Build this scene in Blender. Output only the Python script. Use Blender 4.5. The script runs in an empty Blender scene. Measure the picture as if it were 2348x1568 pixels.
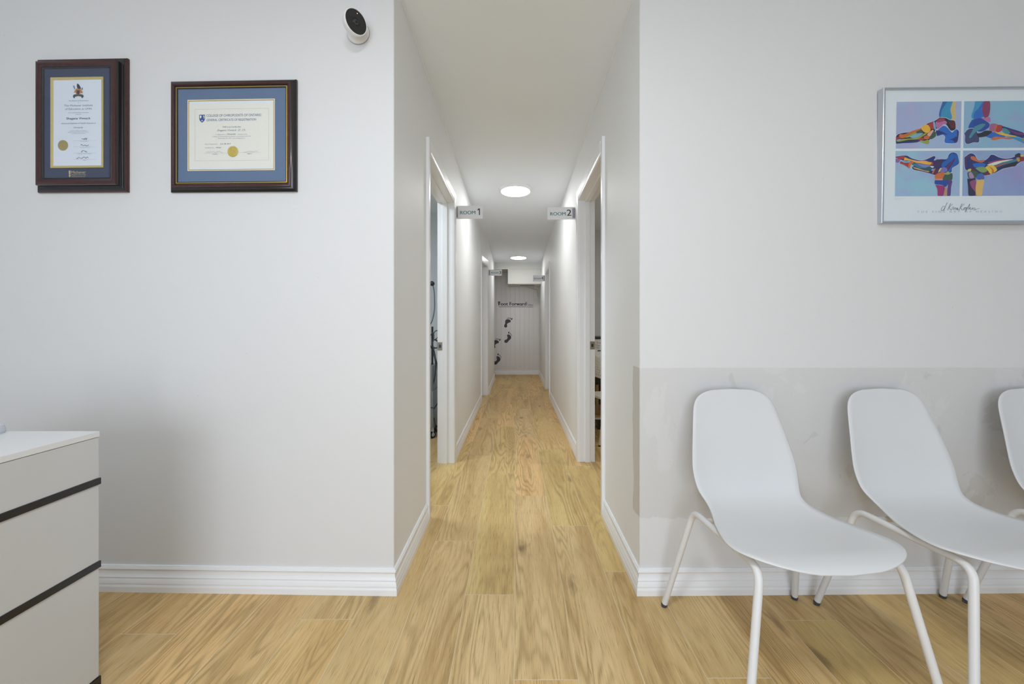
import bpy, bmesh, math, random
from mathutils import Vector, Matrix

S = bpy.context.scene
COL = S.collection
random.seed(7)
R = math.radians

# ------------------------------------------------------------------ camera, world, lights, exposure
F, VX, VY, H = 913.0, 1183.5, 743.0, 1.10      # focal length (px), vanishing point (px), eye height (m)
cam_d = bpy.data.cameras.new('camera')
cam = bpy.data.objects.new('camera', cam_d)
COL.objects.link(cam)
cam_d.sensor_width = 36.0
cam_d.lens = 36.0 * F / 2348.0
cam_d.shift_x = -(VX - 1174.0) / 2348.0
cam_d.shift_y = (VY - 784.0) / 2348.0
cam_d.clip_start = 0.02
cam.location = (0, 0, H)
cam.rotation_euler = (R(90), 0, 0)
S.camera = cam

world = bpy.data.worlds.new('world')
S.world = world
world.use_nodes = True
bgn = world.node_tree.nodes['Background']
bgn.inputs[0].default_value = (0.82, 0.90, 1.0, 1)
bgn.inputs[1].default_value = 0.9

S.view_settings.view_transform = 'Standard'
S.view_settings.look = 'None'
S.view_settings.gamma = 1.0
S.view_settings.exposure = 0.0
S.view_settings.use_curve_mapping = False
S.cycles.max_bounces = 16
S.cycles.diffuse_bounces = 12


def area_light(name, loc, target, sx, sy, power, colour, shape='RECTANGLE'):
    d = bpy.data.lights.new(name, 'AREA')
    d.shape = shape
    d.size = sx
    if shape in ('RECTANGLE', 'ELLIPSE'):
        d.size_y = sy
    d.energy = power
    d.color = colour
    o = bpy.data.objects.new(name, d)
    COL.objects.link(o)
    o.location = loc
    o.rotation_euler = (Vector(target) - Vector(loc)).to_track_quat('-Z', 'Y').to_euler()
    return o


# daylight through the shop window behind the camera, ceiling lamps of the waiting room and the treatment rooms
area_light('window_daylight', (-0.45, -3.05, 1.30), (-0.25, 0.0, 1.25), 2.6, 1.9, 80, (0.81, 0.876, 0.985))
area_light('waiting_room_lamp', (-0.20, 0.12, 2.50), (-0.20, 0.12, 0), 0.40, 0.40, 24, (0.89, 0.94, 1.0), 'DISK')
area_light('waiting_room_lamp', (0.8, -1.4, 2.50), (0.8, -1.4, 0), 0.40, 0.40, 5, (0.87, 0.94, 1.0), 'DISK')
area_light('room_lamp_left', (-1.35, 2.55, 2.40), (-1.35, 2.55, 0), 0.5, 0.5, 22, (0.84, 0.93, 1.0), 'DISK')
area_light('room_lamp_right', (2.1, 3.4, 2.40), (2.1, 3.4, 0), 0.4, 0.4, 15, (1.0, 0.97, 0.92), 'DISK')
HALL_LAMP = 45.0


# ------------------------------------------------------------------ materials
def lin(c):
    return tuple((x / 255.0 / 12.92) if x / 255.0 <= 0.04045 else ((x / 255.0 + 0.055) / 1.055) ** 2.4 for x in c) + (1,)


class NT:
    def __init__(s, name):
        s.m = bpy.data.materials.new(name)
        s.m.use_nodes = True
        s.t = s.m.node_tree
        s.b = s.t.nodes['Principled BSDF']

    def n(s, typ, **kw):
        nd = s.t.nodes.new(typ)
        for k, v in kw.items():
            setattr(nd, k, v)
        return nd

    def l(s, a, b):
        s.t.links.new(a, b)

    def val(s, op, a, b=None, c=None, clamp=False):
        nd = s.n('ShaderNodeMath', operation=op)
        nd.use_clamp = clamp
        for i, v in enumerate((a, b, c)):
            if v is None:
                continue
            if hasattr(v, 'links'):
                s.l(v, nd.inputs[i])
            else:
                nd.inputs[i].default_value = v
        return nd.outputs[0]

    def mix(s, fac, a, b, blend='MIX'):
        nd = s.n('ShaderNodeMix', data_type='RGBA', blend_type=blend)
        for sock, v in ((nd.inputs[0], fac), (nd.inputs[6], a), (nd.inputs[7], b)):
            if hasattr(v, 'links'):
                s.l(v, sock)
            else:
                sock.default_value = v
        return nd.outputs[2]

    def noise(s, vec, scale, detail=2.0, rough=0.5, dist=0.0):
        nd = s.n('ShaderNodeTexNoise')
        if vec is not None:
            s.l(vec, nd.inputs['Vector'])
        nd.inputs['Scale'].default_value = scale
        nd.inputs['Detail'].default_value = detail
        nd.inputs['Roughness'].default_value = rough
        nd.inputs['Distortion'].default_value = dist
        return nd.outputs['Fac']

    def maprange(s, v, a, b, c=0.0, d=1.0):
        nd = s.n('ShaderNodeMapRange')
        nd.interpolation_type = 'SMOOTHSTEP'
        s.l(v, nd.inputs[0])
        for i, x in enumerate((a, b, c, d)):
            nd.inputs[i + 1].default_value = x
        return nd.outputs[0]

    def bump(s, h, strength, dist=0.01):
        nd = s.n('ShaderNodeBump')
        nd.inputs['Strength'].default_value = strength
        nd.inputs['Distance'].default_value = dist
        s.l(h, nd.inputs['Height'])
        s.l(nd.outputs[0], s.b.inputs['Normal'])


_plain = {}


def plain(name, colour, rough=0.5, metal=0.0, noise=0.04, scale=30.0, spec=0.5, coat=0.0, bump=0.0):
    """a plain surface with a little procedural variation in tone; colour is linear"""
    if name in _plain:
        return _plain[name]
    k = NT(name)
    g = k.n('ShaderNodeTexCoord')
    f = k.noise(g.outputs['Object'], scale, 3)
    c0 = tuple(x * (1 - noise) for x in colour[:3]) + (1,)
    c1 = tuple(min(1, x * (1 + noise)) for x in colour[:3]) + (1,)
    k.l(k.mix(f, c0, c1), k.b.inputs['Base Color'])
    k.b.inputs['Roughness'].default_value = rough
    k.b.inputs['Metallic'].default_value = metal
    k.b.inputs['Specular IOR Level'].default_value = spec
    k.b.inputs['Coat Weight'].default_value = coat
    if bump:
        k.bump(f, bump, 0.002)
    _plain[name] = k.m
    return k.m


def P8(name, rgb8, **kw):
    return plain(name, lin(rgb8), **kw)


def wall_paint(name, colour, patches=False):
    k = NT(name)
    g = k.n('ShaderNodeNewGeometry')
    pos = g.outputs['Position']
    f = k.noise(pos, 2.2, 3)
    c0 = tuple(x * 0.985 for x in colour) + (1,)
    c1 = tuple(min(1, x * 1.015) for x in colour) + (1,)
    col = k.mix(f, c0, c1)
    rough = 0.55
    if patches:
        sp = k.n('ShaderNodeSeparateXYZ')
        k.l(pos, sp.inputs[0])
        x, y, z = sp.outputs
        wob = k.noise(pos, 9.0, 4)
        # repaired band of bare filler behind the chairs, from knee height to just above the chair backs
        zz = k.val('ADD', z, k.val('MULTIPLY', k.val('SUBTRACT', wob, 0.5), 0.006))
        band = k.val('MULTIPLY', k.maprange(zz, 0.923, 0.919), k.maprange(zz, 0.297, 0.301))
        # only a hand's breadth of it reaches round the corner into the hallway
        wob2 = k.val('MULTIPLY', k.val('SUBTRACT', k.noise(pos, 5.0, 5), 0.5), 0.06)
        band = k.val('MULTIPLY', band, k.maprange(k.val('ADD', y, wob2), 1.722, 1.718))
        band = k.val('MULTIPLY', band, k.maprange(k.val('SUBTRACT', z, k.val('MULTIPLY', wob2, 2.0)), 0.30, 0.304))
        hall = k.maprange(x, 0.5055, 0.5050)
        col = k.mix(k.val('MULTIPLY', band, 0.62), col, lin((201, 200, 198)))
        col = k.mix(k.val('MULTIPLY', k.val('MULTIPLY', band, hall), 0.30), col, lin((196, 188, 174)))
        # trowelled smears with crisp edges
        sm = k.noise(pos, 3.1, 6, 0.62, 0.6)
        smear = k.val('MULTIPLY', k.maprange(sm, 0.575, 0.585), band)
        col = k.mix(k.val('MULTIPLY', smear, 0.28), col, lin((220, 220, 219)))
        sm2 = k.noise(pos, 4.3, 5, 0.6, 1.2)
        smear2 = k.val('MULTIPLY', k.maprange(sm2, 0.62, 0.63), band)
        col = k.mix(k.val('MULTIPLY', smear2, 0.4), col, lin((190, 188, 182)))
    sc = k.noise(pos, 40.0, 2)
    mark = k.maprange(sc, 0.79, 0.80)
    col = k.mix(k.val('MULTIPLY', mark, 0.2), col, (0.35, 0.33, 0.30, 1))
    k.l(col, k.b.inputs['Base Color'])
    k.b.inputs['Roughness'].default_value = rough
    k.b.inputs['Specular IOR Level'].default_value = 0.35
    k.bump(k.noise(pos, 260.0, 2), 0.06, 0.002)
    return k.m


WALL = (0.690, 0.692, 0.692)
WALL_LIT = (0.812, 0.824, 0.830)  # same paint as WALL, lightened in colour to stand in for hallway light
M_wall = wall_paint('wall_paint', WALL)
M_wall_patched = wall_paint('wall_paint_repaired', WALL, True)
M_wall_lit = wall_paint('wall_paint_lit', WALL_LIT)
M_wall_patched_lit = wall_paint('wall_paint_repaired_lit', WALL_LIT, True)
M_ceiling = plain('ceiling_paint', (0.815, 0.86, 0.90), 0.75, noise=0.02, scale=2.0)
M_trim = plain('white_trim_paint', (0.82, 0.83, 0.845), 0.30, noise=0.02, scale=6.0)
M_board = plain('panel_board_paint', lin((222, 219, 217)), 0.25, noise=0.02, scale=8.0)
M_grout = plain('pale_grout', lin((214, 194, 158)), 0.8, noise=0.06)


def wood_floor():
    k = NT('oak_look_plank')
    tc = k.n('ShaderNodeTexCoord')
    oi = k.n('ShaderNodeObjectInfo')
    rnd = oi.outputs['Random']
    off = k.n('ShaderNodeCombineXYZ')
    k.l(k.val('MULTIPLY', rnd, 37.0), off.inputs[0])
    k.l(k.val('MULTIPLY', rnd, 91.0), off.inputs[1])
    add = k.n('ShaderNodeVectorMath', operation='ADD')
    k.l(tc.outputs['Object'], add.inputs[0])
    k.l(off.outputs[0], add.inputs[1])
    base = add.outputs[0]

    def scaled(sx, sy):
        m = k.n('ShaderNodeVectorMath', operation='MULTIPLY')
        k.l(base, m.inputs[0])
        m.inputs[1].default_value = (sx, sy, 1.0)
        return m.outputs[0]
    # growth rings: bands across the plank pulled out along it and pushed about by noise
    warp = k.noise(scaled(6.0, 0.6), 1.0, 2, 0.5, 0.25)
    sp = k.n('ShaderNodeSeparateXYZ')
    k.l(base, sp.inputs[0])
    ph = k.val('ADD', k.val('MULTIPLY', sp.outputs[0], 20.0), k.val('MULTIPLY', warp, 125.0))
    ring = k.val('MULTIPLY_ADD', k.val('SINE', ph), 0.5, 0.5)
    ring = k.val('POWER', ring, 2.2)
    broad = k.noise(scaled(9.0, 0.9), 1.0, 3, 0.6)
    fine = k.noise(scaled(250.0, 7.0), 1.0, 3, 0.72)
    pores = k.maprange(k.noise(scaled(330.0, 11.0), 1.0, 2, 0.6), 0.58, 0.70)
    rp = k.n('ShaderNodeValToRGB')
    e = rp.color_ramp.elements
    e[0].position = 0.0
    e[0].color = lin((214, 184, 128))
    e[1].position = 1.0
    e[1].color = lin((220, 190, 138))
    for p, c in ((0.2, (222, 184, 126)), (0.4, (208, 182, 118)), (0.6, (226, 186, 128)), (0.8, (206, 176, 122))):
        x = e.new(p)
        x.color = lin(c)
    rnd2 = k.val('FRACT', k.val('MULTIPLY', rnd, 17.31))
    k.l(rnd2, rp.inputs[0])
    col = rp.outputs[0]
    col = k.mix(k.val('MULTIPLY', k.maprange(broad, 0.44, 0.68), 0.60), col, lin((174, 138, 82)))
    col = k.mix(k.val('MULTIPLY', k.maprange(broad, 0.48, 0.25), 0.40), col, lin((222, 198, 146)))
    amt = k.maprange(k.noise(scaled(5.0, 0.8), 1.0, 2), 0.36, 0.60, 0.08, 0.62)
    col = k.mix(k.val('MULTIPLY', ring, amt), col, lin((158, 129, 78)))
    col = k.mix(k.val('MULTIPLY', k.maprange(fine, 0.50, 0.74), 0.48), col, lin((150, 122, 76)))
    col = k.mix(k.val('MULTIPLY', pores, 0.46), col, lin((122, 92, 56)))
    col = k.mix(k.val('MULTIPLY', k.maprange(fine, 0.50, 0.22), 0.45), col, lin((232, 208, 158)))
    # knots
    vo = k.n('ShaderNodeTexVoronoi', voronoi_dimensions='2D')
    vo.inputs['Scale'].default_value = 1.0
    k.l(scaled(5.0, 1.6), vo.inputs['Vector'])
    d = k.val('ADD', vo.outputs['Distance'], k.val('MULTIPLY', k.val('SUBTRACT', k.noise(scaled(40.0, 14.0), 1.0, 3), 0.5), 0.22))
    vs = k.n('ShaderNodeSeparateColor')
    k.l(vo.outputs['Color'], vs.inputs[0])
    pick = k.maprange(vs.outputs[0], 0.76, 0.78)
    knot = k.val('MULTIPLY', k.maprange(d, 0.15, 0.0), pick)
    col = k.mix(k.val('MULTIPLY', knot, 0.55), col, lin((92, 66, 40)))
    k.l(col, k.b.inputs['Base Color'])
    k.b.inputs['Roughness'].default_value = 0.46
    k.b.inputs['Specular IOR Level'].default_value = 0.35
    h = k.val('ADD', k.val('MULTIPLY', fine, 0.6), k.val('MULTIPLY', pores, -0.8))
    k.bump(h, 0.45, 0.002)
    return k.m


M_plank = wood_floor()
M_chair = plain('white_chair_plastic', (0.66, 0.662, 0.662), 0.42, noise=0.015, scale=5.0, spec=0.4)
M_chair_metal = plain('white_powder_coat', (0.70, 0.702, 0.70), 0.40, noise=0.02)
M_glide = plain('dark_glide_rubber', (0.05, 0.055, 0.065), 0.6)
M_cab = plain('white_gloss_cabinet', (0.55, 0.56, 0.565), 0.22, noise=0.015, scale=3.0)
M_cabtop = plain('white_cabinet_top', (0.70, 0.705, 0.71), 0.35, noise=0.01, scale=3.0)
M_black = plain('black_strip', (0.012, 0.011, 0.011), 0.25)
M_dark = plain('dark_plastic', (0.02, 0.02, 0.022), 0.4)
M_white_pl = plain('white_device_plastic', (0.80, 0.80, 0.81), 0.35, noise=0.01)
M_face = plain('camera_face_glass', (0.018, 0.018, 0.020), 0.12)
M_lens = plain('camera_lens', (0.004, 0.004, 0.006), 0.05)
M_lensring = plain('camera_lens_ring', (0.05, 0.055, 0.065), 0.25)
M_steel = plain('brushed_steel', lin((168, 162, 150)), 0.32, metal=1.0, noise=0.10, scale=60)
M_brass = plain('aged_brass_steel', lin((150, 142, 122)), 0.38, metal=0.9, noise=0.12, scale=60)
M_alu = plain('silver_aluminium', lin((205, 210, 216)), 0.28, metal=1.0, noise=0.03, scale=50)
M_mahog = plain('mahogany_lacquer', lin((62, 25, 25)), 0.22, noise=0.22, scale=40, coat=0.3)
M_ebony = plain('ebony_lacquer', lin((25, 21, 23)), 0.24, noise=0.15, scale=40, coat=0.3)
M_gold = plain('gold_leaf', lin((212, 180, 98)), 0.34, metal=0.75, noise=0.10, scale=90)
M_goldpaint = plain('gold_board', lin((205, 186, 128)), 0.5, metal=0.2, noise=0.08, scale=90)
M_cream = plain('cream_bevel', lin((240, 228, 200)), 0.6)
M_navy = plain('navy_suede_mat', lin((66, 74, 98)), 0.9, noise=0.10, scale=25)
M_blue = plain('slate_blue_mat', lin((98, 118, 150)), 0.85, noise=0.03)
M_paper = plain('white_paper', lin((224, 230, 242)), 0.8, noise=0.01)
M_parch = plain('parchment_paper', lin((232, 230, 222)), 0.8, noise=0.03, scale=120)
M_seal = plain('gold_foil_seal', lin((212, 188, 96)), 0.42, metal=0.35, noise=0.16, scale=140)
M_seal_dull = plain('dull_gold_seal', lin((166, 148, 96)), 0.6, noise=0.05)
M_inkgrey = P8('ink_grey', (112, 124, 146))
M_inkdark = P8('ink_dark', (48, 58, 82))
M_inkpale = P8('ink_pale', (150, 158, 176))
M_inkblue = P8('ink_blue', (62, 84, 150))
M_inkline = P8('ink_line', (188, 190, 196))
M_teal = P8('teal_lettering', (58, 118, 126))
M_char = P8('charcoal_lettering', (40, 40, 46))
M_vinyl = P8('charcoal_vinyl', (52, 49, 56), rough=0.4)
M_signgrey = P8('sign_lettering_grey', (84, 84, 90))
M_sign = P8('sign_plate_white', (222, 222, 224), rough=0.3, noise=0.01)
M_clip = P8('sign_clip_grey', (150, 150, 166), rough=0.35)
M_tealpale = P8('pale_teal_lettering', (110, 160, 160))


def glass_pane():
    k = NT('clear_picture_glass')
    k.t.nodes.remove(k.b)
    out = k.t.nodes['Material Output']
    tr = k.n('ShaderNodeBsdfTransparent')
    gl = k.n('ShaderNodeBsdfGlossy')
    gl.inputs['Roughness'].default_value = 0.03
    fr = k.n('ShaderNodeFresnel')
    fr.inputs[0].default_value = 1.45
    nz = k.n('ShaderNodeTexNoise')
    nz.inputs['Scale'].default_value = 3.0
    tint = k.mix(nz.outputs['Fac'], (0.975, 0.985, 0.98, 1), (0.985, 0.99, 0.99, 1))
    k.l(tint, tr.inputs[0])
    mx = k.n('ShaderNodeMixShader')
    bf = k.n('ShaderNodeNewGeometry')
    k.l(k.val('MULTIPLY', fr.outputs[0], k.val('SUBTRACT', 1.0, bf.outputs['Backfacing'])), mx.inputs[0])
    k.l(tr.outputs[0], mx.inputs[1])
    k.l(gl.outputs[0], mx.inputs[2])
    k.l(mx.outputs[0], out.inputs[0])
    return k.m


M_glass = glass_pane()


def emitter(name, colour, strength):
    k = NT(name)
    g = k.n('ShaderNodeTexCoord')
    f = k.noise(g.outputs['Object'], 4.0, 1)
    c = k.mix(f, colour, tuple(min(1, x * 1.01) for x in colour[:3]) + (1,))
    k.b.inputs['Base Color'].default_value = (0.9, 0.9, 0.9, 1)
    k.l(c, k.b.inputs['Emission Color'])
    k.b.inputs['Emission Strength'].default_value = strength
    return k.m


M_lamp = emitter('lit_lamp_diffuser', (1.0, 0.99, 0.985, 1), HALL_LAMP)
M_lamp_far = emitter('lit_lamp_diffuser_far', (1.0, 0.99, 0.97, 1), HALL_LAMP * 0.62)
M_led = emitter('status_light', (1, 1, 1, 1), 1.6)


# ------------------------------------------------------------------ mesh helpers
class MB:
    """collects geometry and builds it as ONE mesh object"""

    def __init__(s):
        s.v, s.f, s.mi = [], [], []

    def add(s, vs, fs, mi=0):
        n = len(s.v)
        s.v += [tuple(v) for v in vs]
        s.f += [tuple(n + i for i in f) for f in fs]
        s.mi += [mi] * len(fs)
        return s

    def box(s, a, b, mi=0):
        x0, y0, z0 = a
        x1, y1, z1 = b
        return s.add([(x0, y0, z0), (x1, y0, z0), (x1, y1, z0), (x0, y1, z0), (x0, y0, z1), (x1, y0, z1), (x1, y1, z1), (x0, y1, z1)],
                     [(0, 3, 2, 1), (4, 5, 6, 7), (0, 1, 5, 4), (1, 2, 6, 5), (2, 3, 7, 6), (3, 0, 4, 7)], mi)

    def bbox(s, a, b, r=0.003, mi=0):
        """box with chamfered edges"""
        bm = bmesh.new()
        bmesh.ops.create_cube(bm, size=1.0)
        c = [(a[i] + b[i]) / 2 for i in range(3)]
        d = [abs(b[i] - a[i]) for i in range(3)]
        for v in bm.verts:
            v.co = Vector((c[i] + v.co[i] * d[i] for i in range(3)))
        bmesh.ops.bevel(bm, geom=list(bm.edges), offset=min(r, min(d) * 0.45), segments=2, affect='EDGES', profile=0.7)
        bm.verts.index_update()
        s.add([v.co[:] for v in bm.verts], [[v.index for v in f.verts] for f in bm.faces], mi)
        bm.free()
        return s

    def prism(s, pts, z0, z1, mi=0):
        """footprint polygon (x, y) raised from z0 to z1"""
        n = len(pts)
        vs = [(x, y, z0) for x, y in pts] + [(x, y, z1) for x, y in pts]
        fs = [tuple(range(n - 1, -1, -1)), tuple(range(n, 2 * n))] + [(i, (i + 1) % n, n + (i + 1) % n, n + i) for i in range(n)]
        return s.add(vs, fs, mi)

    def plate(s, pts, y0, y1, mi=0):
        """outline in (x, z) given thickness from y0 (front) to y1 (back)"""
        n = len(pts)
        vs = [(x, y0, z) for x, z in pts] + [(x, y1, z) for x, z in pts]
        fs = [tuple(range(n)), tuple(range(2 * n - 1, n - 1, -1))] + [(i, n + i, n + (i + 1) % n, (i + 1) % n) for i in range(n)]
        return s.add(vs, fs, mi)

    def tube(s, pts, r, n=12, mi=0, caps=True):
        pts = [Vector(p) for p in pts]
        rs = r if isinstance(r, (list, tuple)) else [r] * len(pts)
        t0 = (pts[1] - pts[0]).normalized()
        up = Vector((0, 0, 1)) if abs(t0.z) < 0.9 else Vector((1, 0, 0))
        u = t0.cross(up).normalized()
        vs, fs = [], []
        for i, p in enumerate(pts):
            t = (pts[min(i + 1, len(pts) - 1)] - pts[max(i - 1, 0)]).normalized()
            u = (u - t * u.dot(t)).normalized()
            w = t.cross(u)
            for k in range(n):
                a = 2 * math.pi * k / n
                vs.append(p + (u * math.cos(a) + w * math.sin(a)) * rs[i])
        for i in range(len(pts) - 1):
            for k in range(n):
                fs.append((i * n + k, i * n + (k + 1) % n, (i + 1) * n + (k + 1) % n, (i + 1) * n + k))
        if caps:
            fs.append(tuple(range(n - 1, -1, -1)))
            fs.append(tuple((len(pts) - 1) * n + k for k in range(n)))
        return s.add(vs, fs, mi)

    def lathe(s, prof, origin=(0, 0, 0), axis=(0, 0, 1), n=32, mi=0):
        """profile of (radius, height) turned about an axis; mi may be a list per segment"""
        ax = Vector(axis).normalized()
        u = ax.cross(Vector((0, 0, 1)) if abs(ax.z) < 0.9 else Vector((1, 0, 0))).normalized()
        w = ax.cross(u)
        o = Vector(origin)
        base = len(s.v)
        for r, h in prof:
            for k in range(n):
                a = 2 * math.pi * k / n
                s.v.append(tuple(o + ax * h + (u * math.cos(a) + w * math.sin(a)) * max(r, 1e-5)))
        for i in range(len(prof) - 1):
            m = mi[i] if isinstance(mi, (list, tuple)) else mi
            for k in range(n):
                s.f.append((base + i * n + k, base + i * n + (k + 1) % n, base + (i + 1) * n + (k + 1) % n, base + (i + 1) * n + k))
                s.mi.append(m)
        return s

    def build(s, name, mats, parent=None, loc=None, smooth=False, fix=True, angle=None):
        me = bpy.data.meshes.new(name)
        me.from_pydata(s.v, [], s.f)
        for m in (mats if isinstance(mats, (list, tuple)) else [mats]):
            me.materials.append(m)
        me.polygons.foreach_set('material_index', s.mi)
        if fix:
            bm = bmesh.new()
            bm.from_mesh(me)
            bmesh.ops.recalc_face_normals(bm, faces=bm.faces)
            bm.to_mesh(me)
            bm.free()
        if smooth:
            me.polygons.foreach_set('use_smooth', [True] * len(me.polygons))
            if angle:
                me.set_sharp_from_angle(angle=R(angle))
        me.update()
        o = bpy.data.objects.new(name, me)
        COL.objects.link(o)
        if parent is not None:
            o.parent = parent
        if loc is not None:
            o.location = loc
        return o


def tag(o, label=None, cat=None, group=None, kind=None):
    if label:
        o['label'] = label
    if cat:
        o['category'] = cat
    if group:
        o['group'] = group
    if kind:
        o['kind'] = kind
    return o


def thing(name, label, cat, loc=(0, 0, 0), rot=(0, 0, 0), group=None):
    o = bpy.data.objects.new(name, None)
    o.empty_display_size = 0.05
    COL.objects.link(o)
    o.location = loc
    o.rotation_euler = rot
    return tag(o, label, cat, group)


def struct(o):
    o['kind'] = 'structure'
    return o


def struct_empty(name):
    o = bpy.data.objects.new(name, None)
    COL.objects.link(o)
    return struct(o)


def smooth_path(pts, n=6):
    """Catmull-Rom through the points"""
    pts = [Vector(p) for p in pts]
    out = []
    for i in range(len(pts) - 1):
        p0, p1, p2, p3 = pts[max(i - 1, 0)], pts[i], pts[i + 1], pts[min(i + 2, len(pts) - 1)]
        for k in range(n):
            t = k / n
            out.append(0.5 * ((2 * p1) + (p2 - p0) * t + (2 * p0 - 5 * p1 + 4 * p2 - p3) * t * t + (3 * p1 - p0 - 3 * p2 + p3) * t ** 3))
    out.append(pts[-1])
    return out


def fillet(pts, r, n=6):
    """polyline with its inner corners rounded by radius r"""
    pts = [Vector(p) for p in pts]
    out = [pts[0]]
    for i in range(1, len(pts) - 1):
        a = (pts[i - 1] - pts[i])
        b = (pts[i + 1] - pts[i])
        half = a.angle(b) / 2
        d = min(r / math.tan(half), a.length * 0.48, b.length * 0.48)
        p, q = pts[i] + a.normalized() * d, pts[i] + b.normalized() * d
        for k in range(n + 1):
            t = k / n
            out.append(p * (1 - t) ** 2 + pts[i] * 2 * t * (1 - t) + q * t * t)
    out.append(pts[-1])
    return out


def text_mesh(txt, bold=0.0, shear=0.0, spacing=1.0):
    cu = bpy.data.curves.new('lettering', 'FONT')
    cu.body = txt
    cu.size = 1.0
    cu.offset = bold
    cu.shear = shear
    cu.space_character = spacing
    cu.resolution_u = 3
    cu.fill_mode = 'FRONT'
    o = bpy.data.objects.new('lettering', cu)
    COL.objects.link(o)
    dg = bpy.context.evaluated_depsgraph_get()
    me = bpy.data.meshes.new_from_object(o.evaluated_get(dg))
    vs = [v.co[:] for v in me.vertices]
    fs = [tuple(p.vertices) for p in me.polygons]
    bpy.data.objects.remove(o)
    bpy.data.curves.remove(cu)
    bpy.data.meshes.remove(me)
    return vs, fs


class Print:
    """flat print on a sheet: polygons, lines and lettering in picture-sheet coordinates, one mesh"""

    def __init__(s, conv, y):
        s.conv, s.y, s.mb, s.mats = conv, y, MB(), []
        s.k = 0

    def mi(s, m):
        if m not in s.mats:
            s.mats.append(m)
        return s.mats.index(m)

    def _y(s):
        s.k += 1
        return s.y - 0.000009 * s.k

    def poly(s, pts, m, smooth=0):
        if smooth:
            q = smooth_path([(p[0], p[1], 0) for p in list(pts) + [pts[0]]], smooth)[:-1]
            pts = [(p.x, p.y) for p in q]
        y = s._y()
        vs = []
        for p in pts:
            x, z = s.conv(*p)
            vs.append((x, y, z))
        s.mb.add(vs, [tuple(range(len(vs)))], s.mi(m))

    def rect(s, x0, y0, x1, y1, m):
        s.poly([(x0, y0), (x1, y0), (x1, y1), (x0, y1)], m)

    def disc(s, cx, cy, rx, m, ry=None, rot=0.0, n=28):
        ry = ry or rx
        c, d = math.cos(rot), math.sin(rot)
        pts = []
        for k in range(n):
            a = 2 * math.pi * k / n
            u, v = rx * math.cos(a), ry * math.sin(a)
            pts.append((cx + u * c - v * d, cy + u * d + v * c))
        s.poly(pts, m)

    def line(s, pts, w, m, smooth=0):
        if smooth:
            pts = [(p.x, p.y) for p in smooth_path([(p[0], p[1], 0) for p in pts], smooth)]
        y = s._y()
        vs, fs = [], []
        for i, p in enumerate(pts):
            a = pts[max(i - 1, 0)]
            b = pts[min(i + 1, len(pts) - 1)]
            dx, dy = b[0] - a[0], b[1] - a[1]
            L = math.hypot(dx, dy) or 1
            nx, ny = -dy / L * w / 2, dx / L * w / 2
            for sgn in (1, -1):
                x, z = s.conv(p[0] + nx * sgn, p[1] + ny * sgn)
                vs.append((x, y, z))
        for i in range(len(pts) - 1):
            fs.append((2 * i, 2 * i + 1, 2 * i + 3, 2 * i + 2))
        s.mb.add(vs, fs, s.mi(m))

    def frame(s, x0, y0, x1, y1, w, m):
        for a, b in (((x0, y0), (x1, y0)), ((x1, y0), (x1, y1)), ((x1, y1), (x0, y1)), ((x0, y1), (x0, y0))):
            s.line([a, b], w, m)

    def text(s, txt, x0, x1, yc, m, h=None, bold=0.0, shear=0.0, spacing=1.0, slope=0.0):
        """lettering between x0 and x1 with its capitals (or digits) centred on yc; h = cap height, else in proportion"""
        if bold > 0.004:                        # heavier strokes: the same lettering overprinted a hair to each side
            dx = bold * 0.55 * (x1 - x0) / max(len(txt), 1)
            for sgn in (-1, 1):
                s.text(txt, x0 + sgn * dx, x1 + sgn * dx, yc, m, h, 0.0, shear, spacing, slope)
        vs, fs = text_mesh(txt, 0.0, shear, spacing)
        if not vs:
            return
        ax = min(v[0] for v in vs)
        bx = max(v[0] for v in vs)
        kx = (x1 - x0) / (bx - ax)
        cap = 0.70
        kz = (h / cap) if h else kx
        y = s._y()
        out = []
        for v in vs:
            px = x0 + (v[0] - ax) * kx
            py = yc - (v[1] - cap / 2) * kz + slope * (px - x0)
            x, z = s.conv(px, py)
            out.append((x, y, z))
        s.mb.add(out, fs, s.mi(m))

    def build(s, name, parent):
        return s.mb.build(name, s.mats, parent, fix=False)


# ------------------------------------------------------------------ the setting
def ceil_z(y):
    return 2.55 - 0.027 * y


YF = 1.6265                      # face of the front wall at the hallway corners
XL, XR = -0.499, 0.505           # faces of the hallway walls
XL2 = -0.435                     # left hallway wall beyond the third door stands proud of the rest
KL, KR = -0.0215, 0.0115         # slight skew of the two front walls
YB = 8.70                        # face of the boarded end wall


def yl(x):
    return YF + KL * (x - XL)


def yr(x):
    return YF + KR * (x - XR)


ZT = 2.66
D1, D2, D3, D4 = (2.270, 3.15), (2.325, 3.18), (5.68, 6.16), (5.98, 6.74)
HT1, HT2, HT3, HT4 = 2.06, 2.085, 1.985, 1.95
JT = 0.018                       # jamb board thickness

# floor slab that shows as the pale joints, and the oak-look planks, each its own piece
floor = struct(MB().box((-3.1, -3.2, -0.12), (3.3, 10.2, -0.0006)).build('floor', M_grout))
PL, PW, GAP = 1.32, 0.20, 0.0027
pm = MB()
c = 0.0008
w2, l2 = (PW - GAP) / 2, (PL - GAP) / 2
pm.add([(-w2, -l2, -0.008), (w2, -l2, -0.008), (w2, l2, -0.008), (-w2, l2, -0.008),
        (-w2, -l2, -0.0005), (w2, -l2, -0.0005), (w2, l2, -0.0005), (-w2, l2, -0.0005),
        (-w2 + c, -l2 + c, 0), (w2 - c, -l2 + c, 0), (w2 - c, l2 - c, 0), (-w2 + c, l2 - c, 0)],
       [(0, 1, 5, 4), (1, 2, 6, 5), (2, 3, 7, 6), (3, 0, 4, 7), (4, 5, 9, 8), (5, 6, 10, 9), (6, 7, 11, 10), (7, 4, 8, 11), (8, 9, 10, 11)])
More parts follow.
